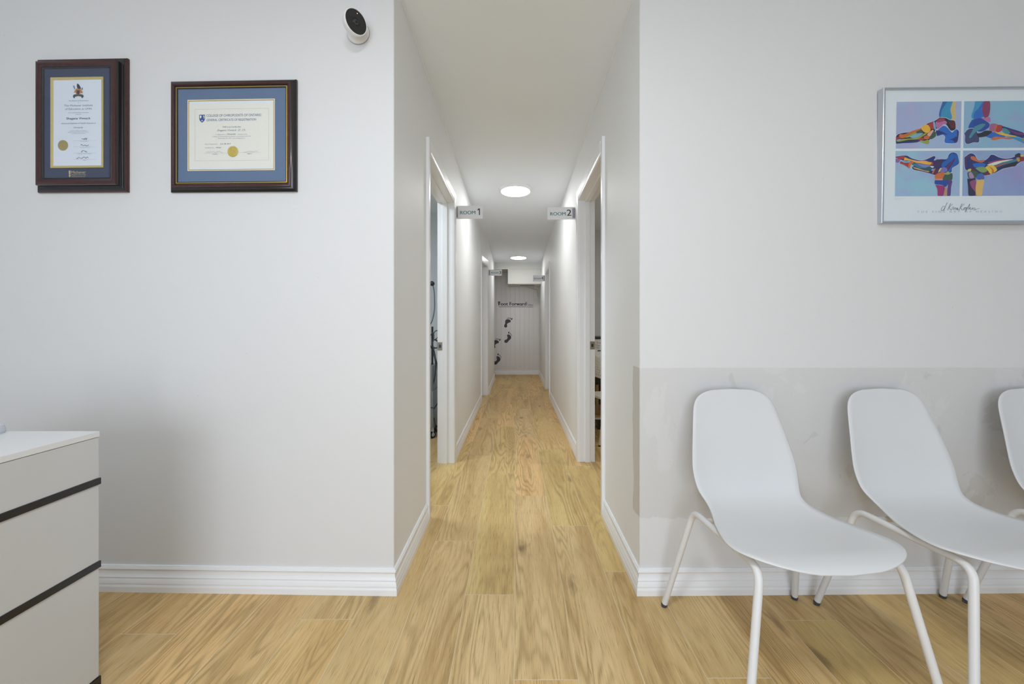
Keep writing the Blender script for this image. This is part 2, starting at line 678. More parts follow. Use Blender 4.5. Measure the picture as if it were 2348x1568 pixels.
plank0 = pm.build('plank', M_plank, floor)
plank_mesh = plank0.data
first = True
JOINTS = {0: 1.232, -1: 1.62, 1: 2.174, -2: 2.022, 2: 1.771, -3: 2.417, -4: 1.4845, -7: 1.4145, 5: 1.479, 3: 1.238, 4: 0.83, 6: 1.95, 7: 1.12, -5: 0.92, -6: 1.86}
for kcol in range(-14, 16):
    x0 = -0.007 + PW * kcol
    xc = x0 + PW / 2
    jo = JOINTS.get(kcol, 1.0 + ((kcol * 0.437) % 1.0) * PL)
    for i in range(-4, 9):
        ya = jo + i * PL
        yb = ya + PL
        in_front = yb > -0.9 and ya < 1.66
        in_hall = abs(xc) < 0.72 and yb > 1.6 and ya < YB
        in_left = -1.75 < xc < -0.5 and yb > 1.6 and ya < 4.75
        in_right = 0.5 < xc < 1.75 and yb > 1.6 and ya < 5.5
        if not (in_front or in_hall or in_left or in_right) or yb > 10.15:
            continue
        if first:
            o = plank0
            first = False
        else:
            o = plank0.copy()
            COL.objects.link(o)
            o.parent = floor
        o.location = (xc, (ya + yb) / 2, random.uniform(-0.0002, 0.0001))

cb = MB()
v = []
for y in (-3.2, 9.0):
    for x in (-3.1, 3.3):
        v += [(x, y, ceil_z(y)), (x, y, ceil_z(y) + 0.2)]
cb.add(v, [(0, 2, 6, 4), (1, 5, 7, 3), (0, 1, 3, 2), (4, 6, 7, 5), (0, 4, 5, 1), (2, 3, 7, 6)])
struct(cb.build('ceiling', M_ceiling))

ch = 0.003
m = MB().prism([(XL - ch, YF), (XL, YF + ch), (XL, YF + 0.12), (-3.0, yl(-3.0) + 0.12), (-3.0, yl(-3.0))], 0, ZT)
m.mi[3] = 1                      # the return into the hallway takes the lightened copy of the wall paint
struct(m.build('wall_front_left', [M_wall, M_wall_lit]))
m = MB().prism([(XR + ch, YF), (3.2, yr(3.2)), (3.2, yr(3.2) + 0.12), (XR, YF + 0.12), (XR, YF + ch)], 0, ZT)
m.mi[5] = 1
struct(m.build('wall_front_right', [M_wall_patched, M_wall_patched_lit]))
TW = 0.124
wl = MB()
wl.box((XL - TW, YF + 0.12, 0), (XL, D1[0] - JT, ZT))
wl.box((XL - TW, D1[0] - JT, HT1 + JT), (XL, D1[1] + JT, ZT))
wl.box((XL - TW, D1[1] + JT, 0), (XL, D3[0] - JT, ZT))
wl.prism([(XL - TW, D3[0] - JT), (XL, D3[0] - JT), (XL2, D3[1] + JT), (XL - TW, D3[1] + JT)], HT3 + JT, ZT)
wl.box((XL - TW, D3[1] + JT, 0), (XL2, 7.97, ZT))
struct(wl.build('wall_hall_left', M_wall_lit))
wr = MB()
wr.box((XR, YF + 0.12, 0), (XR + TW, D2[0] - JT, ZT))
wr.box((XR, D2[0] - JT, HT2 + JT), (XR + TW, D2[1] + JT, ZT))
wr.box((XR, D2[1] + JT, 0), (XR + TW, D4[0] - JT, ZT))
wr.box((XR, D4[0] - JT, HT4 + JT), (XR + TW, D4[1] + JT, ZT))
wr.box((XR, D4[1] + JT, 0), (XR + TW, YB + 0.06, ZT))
struct(wr.build('wall_hall_right', M_wall_patched_lit))

# boarded end wall: tongue-and-groove boards, each a piece
wb = struct(MB().box((-1.3, YB + 0.013, 0), (XR, YB + 0.12, ZT)).build('wall_back', M_board))
BW = 0.1015
b0 = None
xb = XR - 0.018
i = 0
while xb > -1.25:
    x0, x1 = xb - BW, xb
    if b0 is None:
        m = MB()
        g = 0.0030
        z1 = 2.30
        pts = [(-BW / 2, 0.013), (-BW / 2, 0.004), (-BW / 2 + 0.0012, 0.004), (-BW / 2 + 0.0035, 0.0), (BW / 2 - 0.0035, 0.0), (BW / 2 - 0.0012, 0.004), (BW / 2, 0.004), (BW / 2, 0.013)]
        m.prism(pts, 0.10, z1)
        b0 = m.build('panel_board', M_board, wb)
        o = b0
    else:
        o = b0.copy()
        COL.objects.link(o)
        o.parent = wb
    o.location = ((x0 + x1) / 2, YB, 0)
    xb -= BW
MB().box((XR - 0.018, YB - 0.004, 0.1), (XR, YB + 0.013, 2.0)).build('corner_strip', M_board, wb)

M_side = plain('side_wall_paint', (0.58, 0.64, 0.71), 0.6, noise=0.02)
# recess at the end of the hallway, outer walls of the waiting room and the side rooms
struct(MB().box((-1.42, 7.85, 0), (-1.30, YB + 0.12, ZT)).build('wall_recess_left', M_wall))
struct(MB().box((-1.42, 7.85, 0), (XL - TW, 7.97, ZT)).build('wall_recess_front', M_wall))
struct(MB().box((-3.1, -3.2, 0), (-3.0, 5.0, ZT)).build('wall_left', M_side))
struct(MB().box((3.2, -3.2, 0), (3.3, 5.8, ZT)).build('wall_right', M_side))
struct(MB().box((-3.0, 4.74, 0), (XL - TW, 4.86, ZT)).build('wall_room_left', plain('cool_grey_paint', (0.66, 0.70, 0.73), 0.6, noise=0.02)))
struct(MB().box((XR + TW, 5.50, 0), (3.2, 5.62, ZT)).build('wall_room_right', M_wall))
bwm = MB()
bwm.box((-3.0, -3.2, 0), (-1.8, -3.1, ZT))
bwm.box((0.95, -3.2, 0), (3.2, -3.1, ZT))
bwm.box((-1.8, -3.2, 0), (0.95, -3.1, 0.3))
bwm.box((-1.8, -3.2, 2.3), (0.95, -3.1, ZT))
M_cool = plain('cool_blue_grey_paint', (0.48, 0.55, 0.63), 0.6, noise=0.02)
struct(bwm.build('wall_rear', M_cool))
# closed rooms behind doors three and four
struct(MB().box((-1.42, 4.86, 0), (-1.34, 7.85, ZT)).build('wall_room_far_left', M_wall))

# baseboards
BB = [(0, .105), (.004, .105), (.0065, .1035), (.0065, .0995), (.0088, .0985), (.0088, .0950), (.0105, .0940), (.0105, .0905), (.0080, .0880), (.0058, .0850),
      (.0060, .0770), (.0072, .0700), (.0095, .0640), (.0118, .0600), (.0120, .0575), (.0100, .0560), (.0104, .0530), (.0128, .0470), (.0150, .0390), (.0156, .0340),
      (.0140, .0320), (.0146, .0290), (.0166, .0235), (.0170, .0210), (.0170, 0.0), (0, 0)]


def baseboard(name, a, b, nrm, ea=0.0, eb=0.0, scale=1.0, prof=BB, mat=None):
    """profile run from a to b (wall face); nrm points into the room; ea/eb lengthen each end by that many thicknesses (mitres)"""
    a, b, n = Vector((a[0], a[1], 0)), Vector((b[0], b[1], 0)), Vector((nrm[0], nrm[1], 0)).normalized()
    d = (b - a).normalized()
    vs, fs = [], []
    N = len(prof)
    for end, e, sg in ((a, ea, -1), (b, eb, 1)):
        for t, z in prof:
            p = end + n * t * scale + d * (sg * e * t * scale)
            vs.append((p.x, p.y, z * scale))
    for i in range(N):
        j = (i + 1) % N
        fs.append((i, j, N + j, N + i))
    fs.append(tuple(range(N)))
    fs.append(tuple(range(2 * N - 1, N - 1, -1)))
    o = MB().add(vs, fs).build(name, mat or M_trim)
    return struct(o)


baseboard('baseboard_front_left', (-3.0, yl(-3.0)), (XL, YF), (-KL * -1, -1), 0, 1)
baseboard('baseboard_front_right', (XR, YF), (3.2, yr(3.2)), (KR, -1), 1, 0)
CW = 0.060                     # casing width
baseboard('baseboard_hall_left', (XL, YF), (XL, D1[0] - CW), (1, 0), 1, 0)
baseboard('baseboard_hall_left', (XL, D1[1] + CW + 0.012), (XL, D3[0] - CW), (1, 0))
baseboard('baseboard_hall_left', (XL2, D3[1] + 0.075), (XL2, 7.97), (1, 0), 0, 0)
baseboard('baseboard_hall_right', (XR, YF), (XR, D2[0] - CW), (-1, 0), 1, 0)
baseboard('baseboard_hall_right', (XR, D2[1] + CW + 0.012), (XR, D4[0] - CW), (-1, 0))
baseboard('baseboard_hall_right', (XR, D4[1] + CW + 0.012), (XR, YB), (-1, 0))
BACKB = [(0, .098), (.010, .098), (.012, .090), (.012, .080), (.007, .078), (.007, .070), (.016, .066), (.018, .058), (.018, 0), (0, 0)]
baseboard('baseboard_back', (-1.3, YB), (XR, YB), (0, -1), prof=BACKB)
baseboard('baseboard_room_left', (-3.0, 4.74), (XL - TW, 4.74), (0, -1))
baseboard('baseboard_room_right', (XR + TW, 5.50), (3.2, 5.50), (0, -1))


# door frames
def door_frame(name, side, xf, xb_, d, ht, cw=CW, leaf=False, strike=None, far_xf=None, far_cw=None, top_w=None):
    """side -1 left / +1 right; xf hallway face of the wall, xb_ room face; d = clear opening along y"""
    root = struct_empty(name)
    n = -side                                   # direction of the hallway from the wall, along x
    pr = 0.017
    y0, y1 = d
    fx = far_xf if far_xf is not None else xf
    fw = far_cw or cw
    tw = top_w or cw

    def bar(nm, xa, xb2, ya, yb2, za, zb, r=0.003, mat=M_trim, par=root):
        return MB().bbox((min(xa, xb2), ya, za), (max(xa, xb2), yb2, zb), r).build(nm, mat, par)
    # casings on the hallway side: two uprights and the head, each with a raised outer edge and an inner bead
    for nm, ya, yb2, za, zb, xx in (('casing', y0 - cw, y0 - 0.002, 0, ht + tw, xf), ('casing', y1 + 0.002, y1 + fw, 0, ht + tw, fx)):
        m = MB()
        inner = y0 if ya < y0 else y1
        outer = ya if ya < y0 else yb2
        sgn = 1 if outer > inner else -1
        q = [(inner + sgn * 0.002, 0), (inner + sgn * 0.002, 0.009), (inner + sgn * 0.006, 0.012), (inner + sgn * 0.012, 0.0125), (inner + sgn * 0.020, 0.0150),
             (outer - sgn * 0.010, 0.0172), (outer - sgn * 0.002, 0.0172), (outer, 0.0150), (outer, 0)]
        m.prism([(xx + n * t, y) for y, t in q], za, zb)
        m.build(nm, M_trim, root)
    m = MB()
    q = [(ht + 0.002, 0), (ht + 0.002, 0.009), (ht + 0.006, 0.012), (ht + 0.012, 0.0125), (ht + 0.020, 0.0150), (ht + tw - 0.010, 0.0172), (ht + tw - 0.002, 0.0172), (ht + tw, 0.0150), (ht + tw, 0)]
    vs = [(xf + n * t, y0 - 0.001 + (-(z - ht) if False else 0), z) for z, t in q]
    a = [(xf + n * t, y0, z) for z, t in q]
    b = [(fx + n * t, y1, z) for z, t in q]
    N = len(q)
    m.add(a + b, [(i, (i + 1) % N, N + (i + 1) % N, N + i) for i in range(N)] + [tuple(range(N)), tuple(range(2 * N - 1, N - 1, -1))])
    m.build('casing', M_trim, root)
    # jamb boards
    xi = xf + n * 0.0005
    bar('jamb', xi, xb_, y0 - JT, y0, 0, ht, 0.0015)
    bar('jamb', fx + n * 0.0005, xb_, y1, y1 + JT, 0, ht, 0.0015)
    bar('jamb', xi, xb_, y0 - JT, y1 + JT, ht, ht + JT, 0.0015)
    # stop strips
    xs0, xs1 = xf - n * 0.045, xf - n * 0.083
    bar('door_stop', xs0, xs1, y0, y0 + 0.012, 0, ht - 0.012, 0.002)
    bar('door_stop', xs0, xs1, y1 - 0.012, y1, 0, ht - 0.012, 0.002)
    bar('door_stop', xs0, xs1, y0, y1, ht - 0.012, ht, 0.002)
    if leaf:
        lf = bar('door_leaf', xf - n * 0.085, xf - n * 0.120, y0 + 0.003, y1 - 0.003, 0.008, ht - 0.003, 0.002)
    if strike:
        z0, z1, mat = strike
        xa, xb2 = xf - n * 0.0845, xb_ + n * 0.002
        pl = MB().bbox((min(xa, xb2), y1 - 0.0022, z0), (max(xa, xb2), y1 + 0.001, z1), 0.001).build('strike_plate', mat, root)
        xm = (xa + xb2) / 2
        MB().bbox((xm - 0.008, y1 - 0.0030, (z0 + z1) / 2 - 0.013), (xm + 0.008, y1 - 0.0018, (z0 + z1) / 2 + 0.013), 0.0006).build('latch_hole', M_dark if side > 0 else M_lensring, pl)
        for zz in (z0 + 0.008, z1 - 0.008):
            MB().lathe([(0, 0.0012), (0.003, 0.001), (0.0035, 0)], (xm, y1 - 0.0022, zz), (0, -1, 0), 12).build('screw', mat, pl)
        # lip that wraps the room-side edge of the jamb
        MB().bbox((min(xb_, xb_ - n * 0.003), y1 - 0.003, z0 + 0.006), (max(xb_, xb_ - n * 0.003), y1 + 0.012, z1 - 0.006), 0.001).build('strike_lip', mat, pl)
    return root


door_frame('door_1', -1, XL, XL - TW, D1, HT1, strike=(0.893, 0.957, M_steel), top_w=0.080)
door_frame('door_2', 1, XR, XR + TW, D2, HT2, strike=(0.898, 0.962, M_brass), top_w=0.085)
door_frame('door_3', -1, XL, XL - TW, D3, HT3, leaf=True, far_xf=XL2 - 0.0145, far_cw=0.05, top_w=0.095)
door_frame('door_4', 1, XR, XR + TW, D4, HT4, leaf=True, top_w=0.09)

M_bulk = plain('bulkhead_paint', (0.70, 0.695, 0.67), 0.7, noise=0.02, scale=3.0)
# dropped soffit and boxed-in duct at the end of the hallway
struct(MB().box((-1.3, 8.04, 2.215), (XR, YB + 0.02, 2.62)).build('ceiling_soffit', M_bulk))
duct = struct(MB().bbox((-0.168, 8.05, 1.913), (XR - 0.001, YB, 2.216), 0.004).build('bulkhead', M_bulk))
vent = MB().bbox((0.06, 8.20, 1.908), (0.40, 8.34, 1.914), 0.001).build('vent_grille', M_trim, duct)
for k in range(6):
    MB().box((0.075, 8.212 + k * 0.021, 1.9068), (0.385, 8.223 + k * 0.021, 1.9085)).build('vent_slot', M_dark, vent)
MB().tube(smooth_path([(0.21, 8.66, 1.910), (0.30, 8.672, 1.888), (0.40, 8.68, 1.858), (0.46, 8.685, 1.835), (0.478, 8.685, 1.70)], 5), 0.004, 8).build('cable', plain('beige_cable', lin((190, 180, 160))), duct, smooth=True)
tr = MB()
tr.bbox((-1.3, 8.026, 2.206), (-0.168, 8.041, 2.232), 0.002)
tr.bbox((-1.3, YB - 0.03, 2.19), (-0.168, YB - 0.001, 2.216), 0.002)
struct(tr.build('trim_1', M_bulk))

# wavering bead of filler along the joint of wall and ceiling
for side_, path_ in ((1, [(XL, YF), (XL, D3[0]), (XL2, D3[1]), (XL2, 7.97)]), (-1, [(XR, YF), (XR, 8.04)])):
    q = []
    for a_, b_ in zip(path_, path_[1:]):
        nn = max(2, int(abs(b_[1] - a_[1]) / 0.07))
        for i in range(nn):
            f = i / nn
            q.append((a_[0] + (b_[0] - a_[0]) * f, a_[1] + (b_[1] - a_[1]) * f))
    pts = [(x + side_ * random.uniform(0.0, 0.0025), y, ceil_z(y) - random.uniform(0.0, 0.003)) for x, y in q]
    struct(MB().tube(pts, [random.uniform(0.0035, 0.0065) for _ in pts], 6).build('trim_%d' % (2 if side_ > 0 else 3), M_trim, smooth=True))

# ------------------------------------------------------------------ ceiling lamps in the hallway
for (x, y, lab) in ((-0.006, 3.955, 'round white flush ceiling lamp, lit, the nearer one above doors one and two'),
                    (0.043, 7.37, 'small round lit ceiling lamp at the far end of the hallway')):
    t = thing('ceiling_lamp', lab, 'lamp', (x, y, ceil_z(y)), (-0.027, 0, 0), 'hallway ceiling lamps')
    MB().lathe([(0.0, 0.0), (0.154, 0.0), (0.154, -0.004), (0.149, -0.022), (0.146, -0.029), (0.143, -0.030), (0.1425, -0.028)], n=64).build('housing', M_white_pl, t, smooth=True, angle=40)
    MB().lathe([(0.0, -0.040), (0.06, -0.0390), (0.105, -0.0360), (0.130, -0.0320), (0.1425, -0.028)], n=64).build('diffuser', M_lamp if y < 5 else M_lamp_far, t, smooth=True)


# ------------------------------------------------------------------ room signs sticking out from the walls
def room_sign(num, px0, px1, py0, py1, Y, side, lab, tilt=0.0):
    k = Y / F
    xw = XL if side < 0 else XR
    if num == 3:
        xw = XL2
    w = (px1 - px0) * k
    x_in = (px0 - VX) * k if side < 0 else (px1 - VX) * k
    x_in = xw if abs(x_in - xw) < 0.12 else x_in
    zc = H + (VY - (py0 + py1) / 2) * k
    h = (py1 - py0) * k
    t = thing('room_sign', lab, 'sign', (xw, Y, zc), (0, tilt, 0), 'room number signs')
    sg = -side
    xa, xb2 = 0.001 * sg, sg * (w + 0.002)
    x0, x1 = min(xa, xb2), max(xa, xb2)
    MB().bbox((x0, -0.003, -h / 2), (x1, 0.003, h / 2), 0.001).build('plate', M_sign, t)
    cwid = 0.012 * w / 0.2 * 1.6
    ca, cb2 = sg * 0.001, sg * cwid
    cl = MB()
    cl.bbox((min(ca, cb2), -0.0075, -h * 0.40), (max(ca, cb2), 0.0075, h * 0.40), 0.0015)
    for j in range(3):
        xx = min(ca, cb2) + (j + 0.6) * abs(cb2 - ca) / 3.3
        cl.box((xx, -0.0085, -h * 0.40), (xx + 0.0022, -0.007, h * 0.40))
    cl.build('clip', M_clip, t)

    def conv(u, v):                             # u 0..1 across the plate from its left edge, v 0..1 downwards
        return (x0 + (x1 - x0) * u, h / 2 - h * v)
    p = Print(conv, -0.0032)
    if side < 0:
        p.text('ROOM', 0.175, 0.73, 0.525, M_teal, 0.27, bold=0.05)
        if num == 1:                              # a plain upright stroke with a flag
            p.poly([(0.862, 0.225), (0.900, 0.225), (0.900, 0.725), (0.862, 0.725)], M_char)
            p.poly([(0.880, 0.225), (0.862, 0.320), (0.815, 0.385), (0.815, 0.300), (0.850, 0.225)], M_char)
        else:
            p.text(str(num), 0.79, 0.95, 0.475, M_char, 0.50, bold=0.05)
    else:
        p.text('ROOM', 0.10, 0.66, 0.54, M_teal, 0.27, bold=0.05)
        p.text(str(num), 0.71, 0.87, 0.455, M_char, 0.50, bold=0.05)
    p.build('lettering', t)
    return t


room_sign(1, 1046, 1108, 472, 502, 3.27, -1, 'white projecting plate reading ROOM 1 above the nearer left door', R(-0.6))
room_sign(2, 1255, 1317.5, 474.5, 503, 3.42, 1, 'white projecting plate reading ROOM 2 above the nearer right door', R(-0.6))
room_sign(3, 1121, 1150.5, 618, 632, 6.36, -1, 'small white projecting plate reading ROOM 3 on the left wall')
room_sign(4, 1221, 1248, 631, 645, 7.0, 1, 'small white projecting plate reading ROOM 4 on the right wall')

# ------------------------------------------------------------------ end wall: lettering and footprints
KB = YB / F


def wall_pt(px, py, ox, oz):
    return ((px - VX) * KB - ox, H + (VY - py) * KB - oz)


sc, ox8, oy8 = 8.254, 1130.0, 670.0
so = wall_pt(1183, 698, 0, 0)
sg = thing('wall_lettering', 'charcoal shop name lettering with underline on the boarded end wall', 'sign', (so[0], YB - 0.001, so[1]))


def conv_sign(u, v):
    x, z = wall_pt(ox8 + u / sc, oy8 + v / sc, so[0], so[1])
    return (x, z)


p = Print(conv_sign, -0.003)
p.text('Foot Forward', 113, 632, 218, M_char, 66, bold=0.10)
p.build('shop_name', sg)
p = Print(conv_sign, -0.003)
p.rect(115, 273, 630, 280, M_signgrey)
p.build('underline', sg)
p = Print(conv_sign, -0.003)
p.text('CLINIC', 642, 765, 277, M_signgrey, 22, bold=0.02)
p.build('small_lettering', sg)
p = Print(conv_sign, -0.0028)
p.line([(650, 172), (646, 205), (648, 240), (660, 246)], 5, M_inkpale, 4)
p.line([(650, 205), (668, 235), (715, 240), (762, 242)], 6, M_inkpale, 4)
p.line([(685, 215), (705, 228), (735, 238)], 5, M_inkpale, 4)
p.line([(662, 246), (762, 246)], 5, M_signgrey)
p.build('foot_outline_mark', sg)
p = Print(conv_sign, -0.0026)
p.poly([(98, 175), (138, 172), (130, 200), (112, 240), (104, 244)], M_teal)
p.build('teal_mark', sg)

SOLE_A = [(243, 668), (222, 658), (213, 638), (222, 615), (232, 595), (233, 560), (240, 532), (262, 513), (295, 511), (328, 525), (340, 546), (328, 567), (300, 577), (278, 590), (268, 612), (273, 640), (265, 660)]
TOES_A = [(358, 506, 13, 20, 0.5), (331, 494, 7.5, 13, 0.4), (309, 488, 5, 10, 0.1), (296, 487, 6, 7, 0.9), (278, 491, 12, 5, -0.25)]
SOLE_B = [(245, 958), (224, 948), (217, 928), (226, 906), (262, 888), (278, 866), (276, 840), (270, 818), (278, 800), (300, 798), (330, 815), (347, 850), (338, 882), (312, 906), (290, 932), (270, 953)]
TOES_B = [(302, 763, 12, 20, 0.35), (328, 780, 7, 14, 0.4), (345, 797, 5.5, 10, -0.2), (353, 812, 5, 10, -0.9), (362, 828, 4, 8, -0.4)]
for sole, toes, dx, dy, lab in ((SOLE_A, TOES_A, 0, 0, 'black footprint decal just below the lettering, topmost of four, toes to upper right'),
                                (SOLE_B, TOES_B, 0, 0, 'black footprint decal, second from the top, toes pointing upward'),
                                (SOLE_A, TOES_A, -225, 394, 'black footprint decal partly hidden behind the left wall edge'),
                                (SOLE_B, TOES_B, -202, 412, 'black footprint decal nearest the floor on the end wall')):
    cxy = (sum(q[0] for q in sole) / len(sole) + dx, sum(q[1] for q in sole) / len(sole) + dy)
    w0 = wall_pt(ox8 + cxy[0] / sc, oy8 + cxy[1] / sc, 0, 0)
    t = thing('footprint_decal', lab, 'decal', (w0[0], YB - 0.0005, w0[1]), group='footprints on the end wall')

    def cv(u, v):
        return wall_pt(ox8 + (u + dx) / sc, oy8 + (v + dy) / sc, w0[0], w0[1])
    q = [(a.x, a.y) for a in smooth_path([(a[0], a[1], 0) for a in sole + [sole[0]]], 4)[:-1]]
    MB().plate([cv(*a) for a in q], -0.0022, 0).build('sole', M_vinyl, t)
    for (tx, ty, rx, ry, ro) in toes:
        pts = []
        for k in range(14):
            a = 2 * math.pi * k / 14
            u, v = rx * math.cos(a), ry * math.sin(a)
            pts.append(cv(tx + u * math.cos(ro) - v * math.sin(ro), ty + u * math.sin(ro) + v * math.cos(ro)))
        MB().plate(pts, -0.0022, 0).build('toe', M_vinyl, t)


# ------------------------------------------------------------------ framed pictures
def rect_sweep(mb, rect, prof, mats):
    """moulding: profile of (outward, forward) swept round an inner rectangle (x0, z0, x1, z1), mitred"""
    x0, z0, x1, z1 = rect
    base = len(mb.v)
    for out, w in prof:
        for x, z in ((x0 - out, z0 - out), (x1 + out, z0 - out), (x1 + out, z1 + out), (x0 - out, z1 + out)):
            mb.v.append((x, -w, z))
    for i in range(len(prof) - 1):
        for k in range(4):
            a, b = base + i * 4 + k, base + i * 4 + (k + 1) % 4
            mb.f.append((a, b, b + 4, a + 4))
            mb.mi.append(mats[i])


def frame_root(name, lab, cat, pxc, pyc, Yw, rot):
    X = (pxc - VX) * Yw / F
    Z = H + (VY - pyc) * Yw / F
    t = thing(name, lab, cat, (X, Yw, Z), rot)

    def P(px, py, w):
        Y = Yw - w
        return ((px - VX) * Y / F - X, H + (VY - py) * Y / F - Z)
    return t, P


def shrink(r, d):
    return (r[0] + d, r[1] + d, r[2] - d, r[3] - d)


def rect_of(P, x0, y0, x1, y1, w):
    a = P(x0, y1, w)
    b = P(x1, y0, w)
    return (a[0], a[1], b[0], b[1])


def slab(r, w0, w1, name, mat, par):
    return MB().box((r[0], -w1, r[1]), (r[2], -w0, r[3])).build(name, mat, par)


def sign_scribble(p, x0, x1, y, amp, m, seed, w=0.5, n=9):
    rr = random.Random(seed)
    pts = []
    for i in range(n):
        f = i / (n - 1)
        pts.append((x0 + (x1 - x0) * f + rr.uniform(-1, 1) * 0.6, y + rr.uniform(-amp, amp * 0.6)))
    p.line(pts, w, m, 3)


# --- tall diploma, deep double-stepped frame
Yd = yl(-1.79) - 0.001
t, P = frame_root('framed_diploma', 'tall diploma in a deep stepped dark mahogany frame with navy mat, leftmost on wall', 'picture', 180, 286, Yd, (0, 0, KL - 0.004))
fr = rect_of(P, 78.5, 138, 268.5, 423.6, 0.034)
inner = shrink(fr, 0.030)
mb = MB()
prof = [(0, .022), (0, .0290), (.004, .0300), (.007, .0320), (.012, .0335), (.017, .0365), (.023, .0365), (.028, .0345), (.030, .031), (.0305, .018),
        (.034, .0165), (.0375, .0165), (.040, .0145), (.044, .0145), (.0465, .0110), (.0500, .0100), (.0520, .0075), (.0525, 0)]
mats = [1, 1, 1, 0, 0, 0, 0, 0, 1, 1, 1, 1, 1, 1, 0, 0, 0]
rect_sweep(mb, inner, prof, mats)
mb.build('frame', [M_mahog, M_ebony], t, smooth=True, angle=35)
slab((inner[0] - .02, inner[1] - .02, inner[2] + .02, inner[3] + .02), 0.002, 0.0270, 'mat_board', M_navy, t)
DD = 0.0175
gout = rect_of(P, 115, 177, 239, 385, 0.012 + DD)
mb = MB()
rect_sweep(mb, shrink(gout, 0.0105), [(0, .0097 + DD), (.0015, .0105 + DD), (.006, .0135 + DD), (.009, .0142 + DD), (.0105, .0130 + DD), (.0105, .0090 + DD)], [0] * 5)
mb.build('gold_fillet', M_goldpaint, t, smooth=True, angle=35)
paper = shrink(gout, 0.008)
slab(paper, 0.0094 + DD, 0.0099 + DD, 'paper', M_paper, t)
p = Print(lambda u, v: P(u, v, 0.0105 + DD), -0.0101 - DD)
CX = 180.4
for txt, w, y, m, h, b, sh in (('The Board of Governors', 47, 230.8, M_inkgrey, 2.9, 0.01, 0), ('of', 3, 235.2, M_inkgrey, 2.0, 0, 0), ('The Michener Institute', 67.5, 241.6, M_inkgrey, 4.4, 0.012, 0),
                               ('of Education at UHN', 62.5, 249.5, M_inkgrey, 4.4, 0.012, 0), ('on the recommendation of the faculty', 48, 258.4, M_inkgrey, 1.8, 0.02, 0.2),
                               ('confers on', 13, 262.1, M_inkgrey, 1.7, 0.02, 0.2), ('Shagana Viveack', 57, 271.3, M_inkdark, 4.8, 0.06, 0),
                               ('Advanced Diploma of Health Sciences in', 82, 282.6, M_inkgrey, 2.9, 0.01, 0.35), ('Chiropody', 23, 292.2, M_inkgrey, 3.2, 0.0, 0.35),
                               ('with all its privileges and obligations,', 41, 299.8, M_inkpale, 1.6, 0.02, 0), ('awarded in Toronto in the Province of Ontario,', 50, 302.9, M_inkpale, 1.6, 0.02, 0),
                               ('on this day of June, 2019.', 33, 306.2, M_inkpale, 1.6, 0.02, 0)):
    p.text(txt, CX - w / 2, CX + w / 2, y, m, h, bold=b, shear=sh)
for i, (y, lab, w) in enumerate(((322.6, 'President', 18), (336.6, 'Chair, Board of Governors', 24), (351, 'Registrar, Vice President', 34), (365.6, 'Registrar', 9))):
    p.line([(168.5, y), (222, y)], 0.35, M_inkline)
    p.text(lab, 195.5 - w / 2, 195.5 + w / 2, y + 1.7, M_inkpale, 1.2, bold=0.02)
    x0, x1 = ((188, 201), (186, 205), (187, 201), (176, 204))[i]
    sign_scribble(p, x0, x1, y - 3.2, 3.0, M_inkdark, 11 + i, 0.8, 11)
# crest: shield, supporters, crest above and a green ground
OR, GRN, BRN = P8('crest_orange', (190, 128, 74)), P8('crest_green', (62, 92, 92)), P8('crest_brown', (112, 72, 62))
p.poly([(167.5, 221), (170, 217), (179, 216), (190, 217), (193, 221), (191, 223), (180, 220.5), (169.5, 223)], GRN, 3)
p.poly([(168, 203), (172, 208), (174.5, 205), (176, 203), (185, 203), (187, 207), (191, 211), (189, 214.5), (186, 213), (184, 217), (176, 217), (174, 212), (169.5, 212.5), (172, 209)], OR)
p.poly([(176, 207), (184, 207), (184, 213), (180, 219.5), (176, 213)], BRN)
p.poly([(178, 209), (182.5, 209), (182, 213), (180, 216), (178, 213)], M_inkdark)
p.poly([(177.5, 192), (181, 193), (185, 199), (186.5, 204), (179, 203), (177, 198)], M_inkdark, 2)
p.poly([(167.5, 196), (171, 197), (173.5, 206), (171, 204)], M_inkgrey)
p.poly([(189, 201), (191, 201.5), (190, 207), (187.5, 206)], M_inkgrey)
for xx in (170.5, 189.5):
    p.disc(xx, 223.5, 1.6, M_inkdark, n=12)
p.build('print', t)
sl = MB()
a = P(144.2, 333, 0.0105 + DD)
sl.lathe([(0, .0016), (.0195, .0016), (.0212, .001), (.0212, 0)], (a[0], -0.0099 - DD, a[1]), (0, -1, 0), 36)
sl.build('seal', M_seal_dull, t)
p = Print(lambda u, v: P(u, v, 0.0100 + DD), -0.0097 - DD)
p.text('Michener', 164, 198, 394.6, M_goldpaint, 6.2, bold=0.008)
p.text('INSTITUTE', 164, 197.5, 400.7, M_goldpaint, 3.2, bold=0.0, spacing=1.2)
p.line([(164, 404.7), (197, 404.7)], 0.6, M_goldpaint)
p.poly([(157.5, 391), (162, 391), (162, 397), (161, 400), (162.5, 403.5), (160, 406), (157.5, 403.5), (158.8, 400), (157.8, 397)], M_goldpaint)
p.build('gold_lettering', t)
slab((inner[0] - .001, inner[1] - .001, inner[2] + .001, inner[3] + .001), 0.0324, 0.0340, 'glass', M_glass, t)

